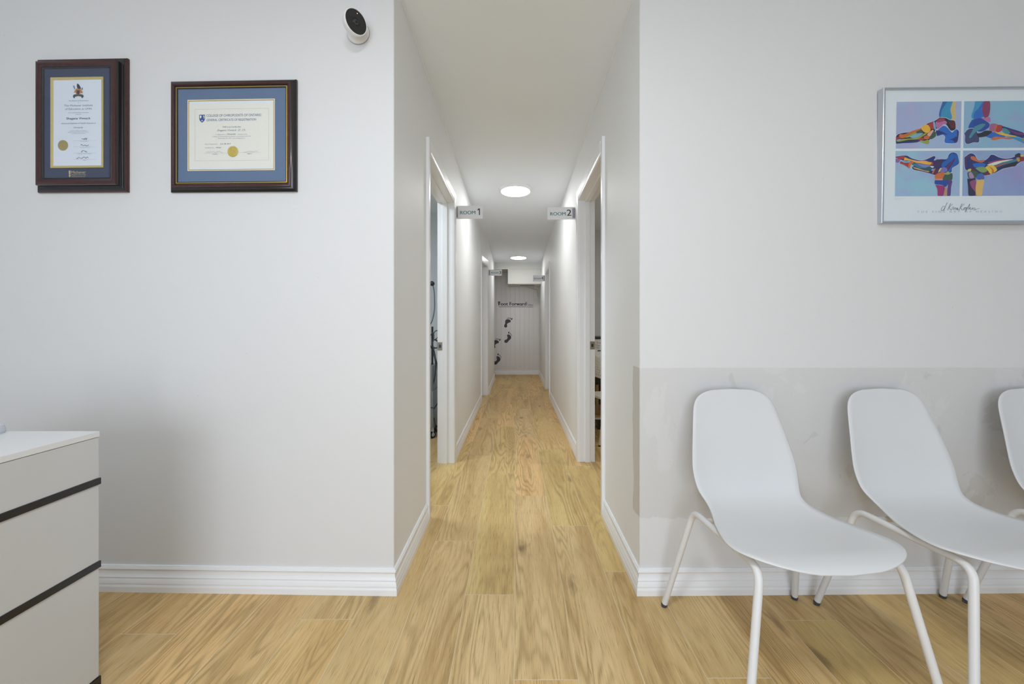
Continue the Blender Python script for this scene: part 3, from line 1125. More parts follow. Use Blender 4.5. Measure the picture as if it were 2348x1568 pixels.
# --- wide certificate
Yc = yl(-1.15) - 0.001
t, P = frame_root('framed_certificate', 'wide certificate on parchment in a mahogany frame with slate blue mat', 'picture', 533, 309, Yc, (0, 0, KL - 0.005))
fr = rect_of(P, 389, 187.5, 667, 427, 0.026)
inner = shrink(fr, 0.0215)
mb = MB()
prof = [(0, .010), (0, .0190), (.0030, .0195), (.0036, .0212), (.0060, .0205), (.0066, .0185), (.0090, .0195), (.0105, .0230), (.0135, .0260), (.017, .0266), (.0205, .0250), (.0220, .0205),
        (.0255, .0180), (.030, .0165), (.032, .0130), (.0355, .0105), (.038, .0075), (.0385, 0)]
mats = [1, 1, 2, 2, 2, 1, 1, 0, 0, 0, 0, 1, 1, 1, 1, 1, 1]
rect_sweep(mb, inner, prof, mats)
mb.build('frame', [M_mahog, M_ebony, M_gold], t, smooth=True, angle=35)
slab((inner[0] - .01, inner[1] - .01, inner[2] + .01, inner[3] + .01), 0.001, 0.0160, 'mat_board', M_blue, t)
DC = 0.0085
gout = rect_of(P, 428.3, 227.8, 632.2, 391, 0.0085 + DC)
mb = MB()
rect_sweep(mb, shrink(gout, 0.0062), [(0, .0078 + DC), (.0005, .0085 + DC), (.0030, .0088 + DC), (.0034, .0092 + DC), (.0062, .0092 + DC), (.0062, .0070 + DC)], [1, 1, 0, 0, 0])
mb.build('gold_fillet', [M_cream, M_gold], t)
slab(shrink(gout, 0.005), 0.0070 + DC, 0.0079 + DC, 'paper', M_paper, t)
par_r = rect_of(P, 430, 237, 631, 384, 0.0082 + DC)
par_r = (shrink(gout, 0.006)[0], par_r[1], shrink(gout, 0.006)[2], par_r[3])
slab(par_r, 0.0079 + DC, 0.0082 + DC, 'parchment', M_parch, t)
p = Print(lambda u, v: P(u, v, 0.0085 + DC), -0.00835 - DC)
p.frame(445.5, 249.5, 617.8, 367.8, 0.55, M_inkline)
p.text('COLLEGE OF CHIROPODISTS OF ONTARIO', 472.4, 600.8, 264.2, M_inkblue, 5.6, bold=0.012)
p.text('GENERAL CERTIFICATE OF REGISTRATION', 472.4, 588.6, 274.4, M_inkblue, 5.2, bold=0.012)
p.text('THIS is to Certify that', 509.8, 552.8, 290.8, M_inkblue, 3.2, bold=0.01)
p.text('Shagana Viveack  D. Ch.', 497, 564, 298.2, M_inkgrey, 4.2, bold=0.0, shear=0.45)
p.text('is registered as a', 493.7, 519, 307.8, M_inkpale, 2.4)
p.text('Chiropodist', 520.5, 541, 307.2, M_inkdark, 2.8, bold=0.03, shear=0.2)
p.text('member of the', 545.5, 568, 307.7, M_inkpale, 2.4)
p.text('College of Chiropodists of Ontario in accordance with the', 486, 575.7, 312.4, M_inkpale, 2.4)
p.text('Chiropody Act, 1991, and its Regulations.', 498.7, 563.4, 316.7, M_inkpale, 2.4)
p.text('Date of Registration:', 469, 499, 329.8, M_inkpale, 2.4)
p.text('June 28, 2019', 504, 529, 329.5, M_inkgrey, 3.0, shear=0.4, bold=0.01)
p.text('Certificate No.', 469, 490.3, 338.2, M_inkpale, 2.4)
p.text('190220', 494, 506.5, 338, M_inkgrey, 2.8, shear=0.4)
p.line([(467, 351.2), (521, 350.7)], 0.4, M_inkline)
p.line([(548, 350), (601.4, 349.7)], 0.4, M_inkline)
p.text('President', 487, 498.7, 353, M_inkblue, 1.8, bold=0.01)
p.text('Registrar', 568, 579, 352.5, M_inkblue, 1.8, bold=0.01)
sign_scribble(p, 471, 511, 348.8, 2.6, M_inkpale, 3, 0.45, 16)
sign_scribble(p, 560, 592, 348.4, 1.9, M_inkpale, 5, 0.45, 14)
# shield with white charges
p.poly([(455.7, 262.2), (469, 262.2), (469, 271), (467.6, 275.5), (464.8, 278.6), (462.3, 280.3), (459.8, 278.6), (457, 275.5), (455.7, 271)], M_inkblue)
p.poly([(457, 264), (460.5, 264), (461, 267.5), (459.5, 270), (457.2, 270.5)], M_parch)
p.poly([(464, 264.5), (468, 264.5), (467.8, 271), (466, 271), (466.2, 267)], M_parch)
p.poly([(462.2, 273.6), (464.2, 277), (460.2, 277)], M_parch)
p.build('print', t)
a = P(534.4, 347.6, 0.0085 + DC)
mb = MB()
mb.lathe([(0, .0012), (.010, .0012), (.0165, .0010), (.0172, .0018), (.0195, .0018), (.0205, .0010)], (a[0], -0.0083 - DC, a[1]), (0, -1, 0), 40)
for k in range(40):
    an = 2 * math.pi * k / 40
    mb.add([(a[0] + .0203 * math.cos(an - .07), -0.0090 - DC, a[1] + .0203 * math.sin(an - .07)), (a[0] + .0236 * math.cos(an), -0.0088 - DC, a[1] + .0236 * math.sin(an)), (a[0] + .0203 * math.cos(an + .07), -0.0090 - DC, a[1] + .0203 * math.sin(an + .07))], [(0, 1, 2)])
mb.build('seal', M_seal, t)
slab((inner[0] - .001, inner[1] - .001, inner[2] + .001, inner[3] + .001), 0.0184, 0.0190, 'glass', M_glass, t)

# --- poster of four painted foot skeletons, silver frame
Yp = yr(1.85) - 0.009
t, P = frame_root('framed_poster', 'silver-framed poster of four colourful painted foot skeletons above the chairs', 'picture', 2203, 354, Yp, (R(1.0), 0, -0.016))
fr = rect_of(P, 2027.5, 199.5, 2378.5, 509.5, 0.0275)
inner = shrink(fr, 0.0085)
mb = MB()
rect_sweep(mb, inner, [(0, .016), (0, .026), (.0015, .0275), (.0068, .0275), (.0085, .026), (.0085, 0)], [0] * 5)
mb.build('frame', M_alu, t, smooth=True, angle=35)
slab((inner[0] - .002, inner[1] - .002, inner[2] + .002, inner[3] + .002), 0.010, 0.0185, 'poster_sheet', P8('poster_paper', (226, 232, 238), noise=0.01), t)


def sky_wash(name, a, b, c_, seed):
    k = NT(name)
    tc = k.n('ShaderNodeTexCoord')
    m = k.n('ShaderNodeVectorMath', operation='ADD')
    k.l(tc.outputs['Object'], m.inputs[0])
    m.inputs[1].default_value = (seed, seed * 2.3, 0)
    f = k.noise(m.outputs[0], 7.0, 4, 0.55, 0.6)
    f2 = k.noise(m.outputs[0], 11.0, 3, 0.6, 0.4)
    col = k.mix(k.maprange(f, 0.35, 0.65), lin(a), lin(b))
    col = k.mix(k.maprange(f2, 0.52, 0.75), col, lin(c_))
    k.l(col, k.b.inputs['Base Color'])
    k.b.inputs['Roughness'].default_value = 0.7
    return k.m


WA = sky_wash('painted_sky_lilac', (166, 186, 218), (166, 176, 214), (178, 174, 212), 1.0)
WB = sky_wash('painted_sky_blue', (140, 184, 210), (148, 178, 212), (164, 164, 206), 4.0)
WC = sky_wash('painted_sky_mixed', (150, 196, 216), (162, 176, 216), (172, 168, 208), 8.0)
WD = sky_wash('painted_sky_violet', (144, 176, 210), (146, 158, 206), (158, 150, 200), 13.0)
pc = {}


def C8(*rgb):
    n = 'poster_colour_%02x%02x%02x' % rgb
    if n not in pc:
        pc[n] = P8(n, rgb, rough=0.7, noise=0.10, scale=60)
    return pc[n]


p = Print(lambda u, v: P(u, v, 0.0187), -0.0186)
p.rect(2056.5, 233, 2203, 339.5, WA)
p.rect(2209, 233, 2355.5, 339.5, WB)
p.rect(2056, 345, 2202.5, 448.5, WC)
p.rect(2208.5, 345, 2355, 448.5, WD)


def art(ox, oy, s, polys):
    for item in polys:
        rgb, pts = item[0], item[1]
        big = len(item) > 2
        q = [(a_.x, a_.y) for a_ in smooth_path([(x, y, 0) for x, y in pts + [pts[0]]], 3)[:-1]]
        out = []
        for x, y in q:                                  # the painting is cropped by its own panel
            u, v = ox + x / s, oy + y / s
            lo = 2056.5 if u < 2206 else 2209.2
            hi = 2203 if u < 2206 else 2355
            top, bot = (233.2, 339.3) if v < 342 else (345.2, 448.3)
            out.append((min(max(u, lo), hi), min(max(v, top), bot)))
        if big:
            p.line(out + [out[0]], 2.2, C8(196, 204, 228))
        p.poly(out, C8(*rgb))


NV, BK, BL, RD, MG, TE, YE, ORG, OLV, GN, PK, CY, SN = (38, 46, 112), (38, 36, 46), (42, 106, 196), (176, 54, 64), (150, 58, 122), (58, 146, 190), (232, 178, 62), (206, 108, 58), (150, 162, 74), (58, 88, 76), (184, 112, 164), (126, 174, 204), (206, 182, 128)
art(2050, 225, 7.88, [
    # upper left foot
    ((40, 104, 172), [(872, 66), (960, 66), (900, 160), (860, 260), (840, 350), (812, 330), (815, 250), (845, 150)]),
    (TE, [(955, 66), (1050, 66), (1010, 210), (1040, 330), (1030, 380), (980, 385), (850, 345), (850, 250), (890, 160)]),
    (SN, [(1050, 66), (1105, 66), (1100, 200), (1110, 310), (1095, 400), (1040, 408), (1000, 395), (1040, 370), (1042, 320), (1012, 220)]),
    (BK, [(820, 352), (930, 360), (1000, 395), (1090, 415), (1110, 540), (1080, 580), (1010, 580), (960, 500), (900, 470), (760, 560), (640, 760), (450, 760), (55, 812), (52, 690), (120, 632), (330, 600), (480, 540), (620, 450), (735, 410)], 2),
    ((94, 34, 44), [(990, 420), (1085, 415), (1108, 480), (1100, 540), (1040, 545), (1000, 480)]),
    (RD, [(820, 362), (910, 372), (900, 400), (770, 420)]),
    (PK, [(755, 420), (830, 405), (930, 410), (950, 460), (880, 480), (865, 540), (890, 580), (800, 565), (755, 500)]),
    (MG, [(765, 420), (860, 392), (900, 410), (800, 440)]),
    (CY, [(705, 435), (735, 425), (760, 560), (735, 562), (715, 510)]),
    (RD, [(620, 460), (700, 432), (715, 520), (715, 560), (670, 550), (635, 500)]),
    (YE, [(490, 540), (530, 490), (600, 475), (635, 500), (665, 570), (620, 625), (555, 610), (510, 570)]),
    (ORG, [(120, 640), (200, 645), (330, 590), (470, 545), (490, 560), (400, 610), (270, 660), (205, 710), (130, 715), (100, 680)]),
    (OLV, [(215, 700), (300, 650), (400, 610), (430, 625), (330, 680), (250, 705)]),
    (GN, [(400, 605), (490, 565), (530, 590), (500, 625), (430, 628)]),
    (CY, [(290, 690), (400, 640), (500, 625), (530, 635), (430, 700), (340, 712)]),
    (OLV, [(60, 775), (140, 735), (300, 722), (430, 700), (560, 630), (600, 640), (520, 690), (430, 740), (280, 745), (130, 775)]),
    (NV, [(55, 795), (150, 780), (430, 752), (480, 770), (400, 795), (200, 805), (60, 815)]),
    ((224, 168, 152), [(600, 650), (690, 575), (720, 590), (690, 650), (645, 690)]),
    (GN, [(720, 590), (770, 625), (765, 680), (690, 735), (640, 730), (660, 680)]),
    (ORG, [(545, 690), (600, 665), (640, 690), (635, 730), (560, 735)]),
    (RD, [(445, 735), (520, 705), (560, 735), (520, 755), (450, 752)]),
    (OLV, [(450, 772), (560, 765), (620, 745), (645, 790), (620, 825), (560, 815)]),
    (BL, [(770, 600), (880, 500), (960, 530), (1040, 620), (1080, 590), (1130, 560), (1168, 620), (1140, 780), (1110, 812), (940, 808), (915, 760), (925, 700), (880, 660), (780, 685)], 2),
    (NV, [(760, 580), (830, 590), (940, 640), (960, 660), (880, 645), (790, 668), (765, 640)]),
    (NV, [(990, 745), (1060, 730), (1130, 690), (1130, 770), (1100, 800), (1060, 760)]),
    (NV, [(1135, 580), (1168, 610), (1150, 770), (1128, 790), (1140, 660)]),
    (RD, [(55, 705), (110, 690), (130, 715), (60, 735)]), (CY, [(60, 745), (120, 730), (140, 740), (70, 765)]),
    # upper right foot
    ((64, 150, 194), [(1445, 66), (1590, 66), (1480, 220), (1430, 280), (1440, 385), (1390, 360), (1388, 290), (1425, 190)]),
    (BL, [(1590, 66), (1600, 150), (1565, 200), (1600, 340), (1440, 385), (1430, 270), (1500, 200)]),
    ((136, 60, 96), [(1600, 66), (1700, 66), (1715, 200), (1690, 330), (1625, 360), (1600, 330), (1570, 200)]),
    ((28, 84, 172), [(1395, 400), (1500, 385), (1440, 540), (1340, 545), (1350, 480)]),
    ((40, 72, 156), [(1430, 400), (1540, 362), (1640, 420), (1705, 470), (1690, 540), (1560, 610), (1430, 570), (1420, 480)]),
    ((62, 72, 116), [(1262, 640), (1340, 560), (1450, 560), (1500, 640), (1530, 720), (1520, 800), (1430, 800), (1330, 830), (1280, 790), (1280, 690)], 2),
    ((74, 140, 160), [(1440, 520), (1560, 470), (1640, 480), (1560, 560), (1460, 620), (1380, 720), (1350, 700), (1400, 600)]),
    (BK, [(1480, 640), (1560, 630), (1640, 590), (1760, 610), (1690, 680), (1560, 710), (1510, 700)]),
    (PK, [(1560, 360), (1650, 362), (1710, 350), (1720, 440), (1650, 420)]),
    ((164, 98, 140), [(1725, 470), (1830, 475), (1800, 600), (1705, 580)]),
    (ORG, [(1820, 478), (1860, 490), (1830, 610), (1790, 610)]),
    (RD, [(1850, 490), (1930, 500), (1940, 570), (1880, 620), (1820, 600)]),
    (NV, [(1930, 510), (2060, 550), (2300, 630), (2346, 690), (2346, 740), (2200, 700), (2000, 640), (1935, 570)]),
    ((72, 142, 150), [(1940, 550), (2010, 560), (2080, 640), (1990, 650), (1935, 600)]),
    ((122, 48, 96), [(2030, 570), (2200, 630), (2300, 640), (2320, 670), (2180, 660)]),
    (BL, [(1650, 700), (1770, 620), (1850, 650), (2000, 700), (1850, 720), (1750, 730)]),
    (YE, [(1810, 620), (1930, 630), (2060, 670), (2180, 690), (2150, 705), (2000, 690), (1880, 660)]),
    (ORG, [(1735, 745), (1800, 702), (1900, 705), (2120, 735), (2060, 750), (1920, 735), (1800, 765)]),
    (TE, [(2000, 700), (2180, 710), (2346, 760), (2340, 830), (2290, 810), (2150, 745)]),
    ((170, 128, 72), [(2290, 740), (2346, 705), (2346, 800), (2300, 780)]),
])
art(2050, 340, 7.88, [
    # lower left foot
    (NV, [(50, 140), (150, 125), (250, 125), (330, 170), (450, 205), (560, 205), (650, 170), (730, 135), (760, 160), (735, 215), (850, 190), (960, 190), (1000, 110), (1060, 72), (1140, 100), (1170, 190), (1172, 280), (1060, 350), (1040, 430), (880, 440), (760, 475), (640, 440), (480, 400), (370, 375), (345, 330), (370, 300), (200, 220), (50, 160)], 2),
    (RD, [(60, 140), (180, 130), (215, 150), (190, 185), (80, 165)]),
    ((150, 96, 164), [(50, 175), (130, 185), (125, 220), (95, 250), (50, 235)]),
    (YE, [(195, 215), (215, 155), (300, 190), (420, 225), (540, 225), (650, 240), (690, 250), (680, 290), (600, 285), (500, 265), (400, 250), (300, 212)]),
    ((218, 158, 150), [(260, 170), (420, 215), (560, 215), (640, 235), (540, 225), (420, 228)]),
    (RD, [(690, 235), (720, 260), (710, 295), (670, 295), (690, 265)]),
    (CY, [(150, 210), (210, 225), (310, 215), (290, 248), (180, 245)]),
    (RD, [(125, 265), (140, 225), (200, 250), (300, 255), (300, 345), (200, 290)]),
    (ORG, [(290, 240), (350, 222), (370, 255), (330, 280), (300, 350), (275, 340)]),
    ((56, 124, 152), [(340, 290), (380, 260), (470, 310), (560, 350), (520, 370), (400, 320)]),
    ((124, 132, 190), [(400, 262), (550, 280), (650, 300), (660, 320), (580, 345), (500, 320)]),
    ((40, 84, 92), [(470, 350), (560, 350), (650, 322), (700, 340), (650, 400), (560, 385)]),
    ((206, 168, 84), [(370, 330), (450, 352), (560, 390), (645, 405), (640, 422), (520, 395), (375, 352)]),
    ((220, 226, 214), [(660, 310), (720, 318), (735, 330), (700, 345)]),
    ((62, 44, 92), [(740, 225), (790, 195), (880, 210), (865, 290), (800, 340), (745, 315)]),
    ((26, 98, 182), [(870, 340), (880, 260), (960, 200), (1020, 110), (1070, 85), (1090, 180), (1000, 260), (930, 330)]),
    ((36, 92, 176), [(1060, 90), (1140, 110), (1170, 200), (1160, 290), (1070, 330), (1030, 420), (985, 400), (1050, 300), (1100, 200)]),
    ((98, 52, 112), [(940, 350), (1020, 250), (1090, 195), (1080, 240), (1010, 330), (970, 380)]),
    ((104, 160, 206), [(680, 390), (710, 360), (735, 370), (720, 400)]),
    (ORG, [(700, 445), (735, 370), (765, 360), (745, 400), (720, 452)]),
    ((94, 42, 62), [(730, 460), (770, 380), (820, 365), (800, 430), (760, 470)]),
    ((228, 214, 130), [(808, 430), (840, 360), (875, 350), (840, 410)]),
    ((122, 116, 186), [(835, 420), (880, 345), (950, 345), (975, 400), (920, 425)]),
    (ORG, [(752, 485), (810, 440), (925, 430), (900, 545), (770, 555)]),
    ((214, 148, 130), [(765, 548), (900, 542), (885, 570), (780, 566)]),
    (GN, [(925, 470), (1055, 445), (1065, 540), (1040, 570), (895, 572)]),
    ((150, 168, 92), [(930, 450), (985, 410), (1025, 455), (970, 472)]),
    ((38, 72, 158), [(755, 570), (1000, 575), (1000, 620), (950, 690), (880, 655), (760, 640)]),
    ((92, 58, 128), [(1000, 580), (1062, 580), (1045, 700), (1035, 850), (975, 850), (985, 700)]),
    ((158, 44, 112), [(765, 655), (880, 665), (935, 700), (905, 850), (815, 850), (805, 740)]),
    ((176, 146, 110), [(940, 700), (970, 700), (975, 850), (915, 850)]),
    # lower right foot
    (NV, [(1270, 165), (1375, 92), (1455, 120), (1500, 200), (1600, 235), (1690, 180), (1740, 122), (1800, 125), (1880, 165), (2000, 190), (2140, 165), (2230, 95), (2262, 140), (2330, 200), (2250, 260), (2140, 330), (1960, 370), (1820, 445), (1650, 490), (1500, 460), (1360, 400), (1290, 370)], 2),
    ((88, 52, 96), [(1280, 175), (1375, 105), (1395, 120), (1310, 185), (1320, 320), (1300, 330)]),
    (ORG, [(1378, 150), (1450, 148), (1510, 215), (1640, 210), (1590, 255), (1510, 245), (1400, 200)]),
    (BL, [(1420, 280), (1560, 260), (1650, 290), (1610, 340), (1460, 345)]),
    ((128, 160, 92), [(1470, 360), (1560, 330), (1660, 350), (1680, 410), (1600, 440), (1520, 400)]),
    ((144, 56, 110), [(1690, 255), (1850, 215), (2100, 190), (2060, 205), (1850, 240), (1720, 280)]),
    ((220, 224, 206), [(1670, 300), (1850, 240), (2120, 203), (2100, 222), (1950, 255), (1800, 310)]),
    ((66, 126, 146), [(1800, 325), (1950, 262), (2110, 215), (2200, 200), (2190, 240), (2000, 290), (1830, 350)]),
    ((178, 78, 60), [(1810, 320), (1950, 285), (2060, 262), (1960, 300), (1830, 340)]),
    ((188, 152, 72), [(2190, 180), (2240, 170), (2260, 230), (2215, 245)]),
    ((140, 42, 54), [(2250, 170), (2320, 155), (2335, 225), (2260, 240)]),
    (BK, [(2160, 130), (2225, 92), (2265, 110), (2250, 150), (2190, 160)]),
    ((216, 192, 82), [(2262, 125), (2315, 130), (2310, 155), (2270, 155)]),
    (BK, [(1860, 400), (1960, 330), (2180, 250), (2200, 290), (2160, 330), (2000, 350)]),
    ((226, 192, 66), [(1640, 350), (1700, 308), (1790, 310), (1855, 390), (1800, 440), (1740, 465), (1690, 400)]),
    (ORG, [(1700, 320), (1780, 370), (1800, 440), (1760, 460), (1760, 390)]),
    ((112, 36, 52), [(1600, 470), (1690, 430), (1730, 465), (1650, 492)]),
    ((94, 36, 52), [(1400, 345), (1460, 360), (1470, 410), (1410, 400)]),
    ((226, 192, 92), [(1335, 378), (1392, 368), (1390, 405), (1345, 412)]),
    (GN, [(1330, 440), (1400, 410), (1500, 420), (1530, 470), (1500, 520), (1370, 540), (1340, 500)]),
    ((176, 140, 178), [(1350, 450), (1395, 425), (1450, 520), (1375, 535)]),
    ((66, 100, 178), [(1480, 530), (1530, 460), (1600, 460), (1630, 520), (1620, 560), (1550, 572)]),
    ((44, 38, 74), [(1330, 545), (1400, 545), (1480, 540), (1450, 640), (1480, 850), (1365, 850), (1350, 700)]),
    ((148, 74, 124), [(1375, 600), (1470, 565), (1490, 640), (1500, 850), (1470, 780), (1400, 690)]),
    ((222, 182, 104), [(1500, 575), (1625, 565), (1610, 700), (1590, 850), (1500, 850), (1480, 700)]),
])
p.text('THE FINE ART OF HEALING', 2107, 2298.5, 484.3, P8('poster_type_grey', (186, 194, 202)), 4.6, spacing=1.9)
pen = P8('poster_pen_grey', (112, 130, 140))
s7 = lambda pts: [(2050 + x / 7.88, 340 + y / 7.88) for x, y in pts]
p.line(s7([(985, 970), (945, 1060), (925, 1110), (935, 1115)]), 0.9, pen, 4)
p.line(s7([(940, 1040), (905, 1045), (880, 1090), (890, 1125), (925, 1090), (945, 1050)]), 0.9, pen, 4)
p.line(s7([(1045, 985), (1015, 1050), (990, 1110)]), 0.9, pen, 3)
p.line(s7([(1080, 1000), (1020, 1060), (1060, 1110), (1075, 1060), (1100, 1060), (1095, 1105), (1130, 1060), (1135, 1105), (1165, 1065), (1170, 1110), (1150, 1075), (1185, 1100)]), 0.8, pen, 3)
p.line(s7([(1250, 990), (1215, 1060), (1195, 1120)]), 0.9, pen, 3)
p.line(s7([(1290, 1000), (1225, 1060), (1260, 1110), (1290, 1065), (1320, 1075), (1300, 1105), (1275, 1090), (1340, 1060), (1325, 1095), (1310, 1140), (1385, 995), (1360, 1100), (1400, 1060), (1380, 1075), (1410, 1100), (1440, 1062), (1430, 1100), (1470, 1070), (1480, 1100), (1455, 1110), (1555, 1080)]), 0.8, pen, 3)
p.text('original oil on canvas', 2054, 2078, 453.2, M_inkline, 1.3)
p.text('all rights reserved', 2054, 2068, 456.3, M_inkline, 1.3)
p.build('print', t)
slab((inner[0] - .001, inner[1] - .001, inner[2] + .001, inner[3] + .001), 0.0225, 0.0242, 'glass', M_glass, t)

# ------------------------------------------------------------------ wall camera
Yw = yl(-0.645)
bx, bz = (822 - VX) * Yw / F, H + (VY - 77) * Yw / F
nrm = Vector((0.765, -0.63, -0.12)).normalized()
t = thing('security_camera', 'small white round camera with black face on the wall beside the hallway corner', 'camera', (bx, Yw, bz))
MB().lathe([(0, 0.0), (.044, 0.0), (.0455, .003), (.044, .008), (.036, .014), (.022, .019), (.012, .024), (0, .026)], (0, 0, 0), (0, -1, 0), 40).build('base', M_white_pl, t, smooth=True)
MB().lathe([(.0462, 0), (.0462, .003), (.044, .003)], (0, -0.0002, 0), (0, -1, 0), 40).build('gasket', M_clip, t)
fc = Vector(((816.5 - VX) * (Yw - 0.085) / F - bx, -0.085, H + (VY - 50) * (Yw - 0.085) / F - bz))     # centre of the face
MB().tube(smooth_path([(0, -0.018, 0), (0.0, -0.03, 0.002), tuple(fc - nrm * 0.04)], 5), [0.011] * 11, 14).build('swivel', M_white_pl, t, smooth=True)
RF = 0.0455
MB().lathe([(0, -0.046), (RF * 0.45, -0.045), (RF * 0.75, -0.039), (RF * 0.92, -0.027), (RF, -0.010), (RF * 1.02, -0.002), (RF * 1.0, 0.0015), (RF * 0.955, 0.0018), (RF * 0.945, 0.0)], fc, nrm, 56).build('body', M_white_pl, t, smooth=True)
fp = MB().lathe([(0, 0.0012), (RF * 0.6, 0.001), (RF * 0.948, 0.0)], fc, nrm, 56).build('face', M_face, t, smooth=True)
MB().lathe([(RF * 0.22, 0.0012), (RF * 0.23, 0.0030), (RF * 0.31, 0.0030), (RF * 0.33, 0.0012)], fc, nrm, 40).build('lens_ring', M_lens, fp, smooth=True)
MB().lathe([(0, 0.0024), (RF * 0.10, 0.0022), (RF * 0.11, 0.0016), (RF * 0.22, 0.0012)], fc, nrm, 40, mi=[0, 0, 1]).build('lens', [M_lens, M_lensring], fp, smooth=True)
side = nrm.cross(Vector((0, 0, 1))).normalized()
upv = side.cross(nrm).normalized()
MB().lathe([(0, 0.002), (0.0011, 0.0018), (0.0013, 0.001)], fc + upv * RF * 0.70 + side * (-RF * 0.05), nrm, 12).build('status_light', M_led, fp)


# ------------------------------------------------------------------ chairs
def interp(tab, s):
    for i in range(len(tab) - 1):
        (a, va), (b, vb) = tab[i], tab[i + 1]
        if s <= b:
            f = (s - a) / (b - a)
            ma = (vb - tab[i - 1][1]) / (b - tab[i - 1][0]) if i else (vb - va) / (b - a)
            mb_ = (tab[i + 2][1] - va) / (tab[i + 2][0] - a) if i + 2 < len(tab) else (vb - va) / (b - a)
            h = b - a
            return (2 * f ** 3 - 3 * f * f + 1) * va + (f ** 3 - 2 * f * f + f) * h * ma + (3 * f * f - 2 * f ** 3) * vb + (f ** 3 - f * f) * h * mb_
    return tab[-1][1]


def chair_shell():
    prof = smooth_path([(0, 0.0, 0.843), (0, 0.016, 0.770), (0, 0.036, 0.690), (0, 0.054, 0.610), (0, 0.070, 0.545), (0, 0.088, 0.497), (0, 0.118, 0.462), (0, 0.165, 0.442), (0, 0.235, 0.434),
                        (0, 0.315, 0.438), (0, 0.395, 0.447), (0, 0.455, 0.455), (0, 0.500, 0.452), (0, 0.524, 0.441)], 8)
    L = [0.0]
    for a, b in zip(prof, prof[1:]):
        L.append(L[-1] + (b - a).length)
    T = L[-1]
    # half width along the shell, measured from the top of the back
    wt = [(0, .158), (.06, .162), (.16, .180), (.25, .195), (.30, .199), (.36, .193), (.42, .180), (.47, .186), (.56, .220), (.66, .249), (.74, .254), (T, .242)]
    dish = [(0, .008), (.10, .012), (.25, .022), (.33, .024), (.40, .020), (.47, .016), (.58, .012), (.70, .006), (T, .000)]
    top_r, front_r = 0.095, 0.17

    def at(s):
        for i in range(len(L) - 1):
            if s <= L[i + 1] or i == len(L) - 2:
                f = (s - L[i]) / (L[i + 1] - L[i])
                p_ = prof[i].lerp(prof[i + 1], f)
                t0 = (prof[min(i + 1, len(prof) - 1)] - prof[max(i - 1, 0)]).normalized()
                t1 = (prof[min(i + 2, len(prof) - 1)] - prof[i]).normalized()
                tt = t0.lerp(t1, f).normalized()
                return p_, tt
    NR, NC = 72, 22
    rows = []
    for i in range(NR + 1):
        f = 0.5 - 0.5 * math.cos(math.pi * i / NR)
        f = 0.65 * f + 0.35 * (i / NR)
        f = f if 0 < i < NR else (0.0 if i == 0 else 1.0)
        s = T * f
        w = interp(wt, s)
        if s < top_r:
            u = 1 - s / top_r
            w *= max(1 - u ** 3.0, 0.0) ** (1 / 3.0)
        if s > T - front_r:
            u = 1 - (T - s) / front_r
            w *= max(1 - u ** 2.6, 0.0) ** (1 / 2.6)
        w = max(w, 0.004)
        p_, tt = at(s)
        nn = Vector((0, -tt.z, tt.y))           # towards the sitter
        if nn.y < 0 and abs(tt.z) > abs(tt.y):
            nn = -nn
        if nn.z < 0 and abs(tt.y) >= abs(tt.z):
            nn = -nn
        dd = interp(dish, s)
        row = []
        wn = interp(wt, s)
        for j in range(NC + 1):
            u = -1 + 2 * j / NC
            x = w * u
            q = abs(x) / wn
            row.append(p_ + Vector((x, 0, 0)) + nn * (dd * q ** 2.4))
        rows.append(row)
    # normals of the grid, then an offset underside and a rounded rim
    nrm_ = []
    for i in range(NR + 1):
        r_ = []
        for j in range(NC + 1):
            a = rows[min(i + 1, NR)][j] - rows[max(i - 1, 0)][j]
            b = rows[i][min(j + 1, NC)] - rows[i][max(j - 1, 0)]
            c_ = a.cross(b)
            r_.append(c_.normalized() if c_.length > 1e-12 else Vector((0, 0, 1)))
        nrm_.append(r_)
    for r_, src in ((0, 1), (NR, NR - 1)):
        for j in range(NC + 1):
            nrm_[r_][j] = nrm_[src][NC // 2]
    if nrm_[NR * 2 // 3][NC // 2].z < 0:
        nrm_ = [[-q for q in r_] for r_ in nrm_]
    TH = 0.0055
    mb = MB()
    W = NC + 1
    vs = [rows[i][j] for i in range(NR + 1) for j in range(W)] + [rows[i][j] - nrm_[i][j] * TH for i in range(NR + 1) for j in range(W)]
    off = (NR + 1) * W
    fs = []
    for i in range(NR):
        for j in range(NC):
            a = i * W + j
            fs.append((a, a + 1, a + W + 1, a + W))
            fs.append((off + a, off + a + W, off + a + W + 1, off + a + 1))
    loop = [j for j in range(W)] + [i * W + NC for i in range(1, NR + 1)] + [NR * W + j for j in range(NC - 1, -1, -1)] + [i * W for i in range(NR - 1, 0, -1)]
    base = len(vs)
    n = len(loop)
    for k, idx in enumerate(loop):
        a, b = vs[idx], vs[off + idx]
        tang = vs[loop[(k + 1) % n]] - vs[loop[k - 1]]
        o_ = tang.cross(a - b)
        o_ = o_.normalized() if o_.length > 1e-12 else Vector((0, 0, 0))
        i, j = divmod(idx, W)
        ctr = rows[min(max(i, 4), NR - 4)][NC // 2]
        if o_.dot(a - ctr) < 0:
            o_ = -o_
        vs.append((a + b) / 2 + o_ * 0.0022)
    for k in range(n):
        k2 = (k + 1) % n
        fs.append((loop[k], base + k, base + k2, loop[k2]))
        fs.append((base + k, off + loop[k], off + loop[k2], base + k2))
    mb.add(vs, fs)
    return mb


CHAIR_GROUP = 'white shell chairs along the wall'


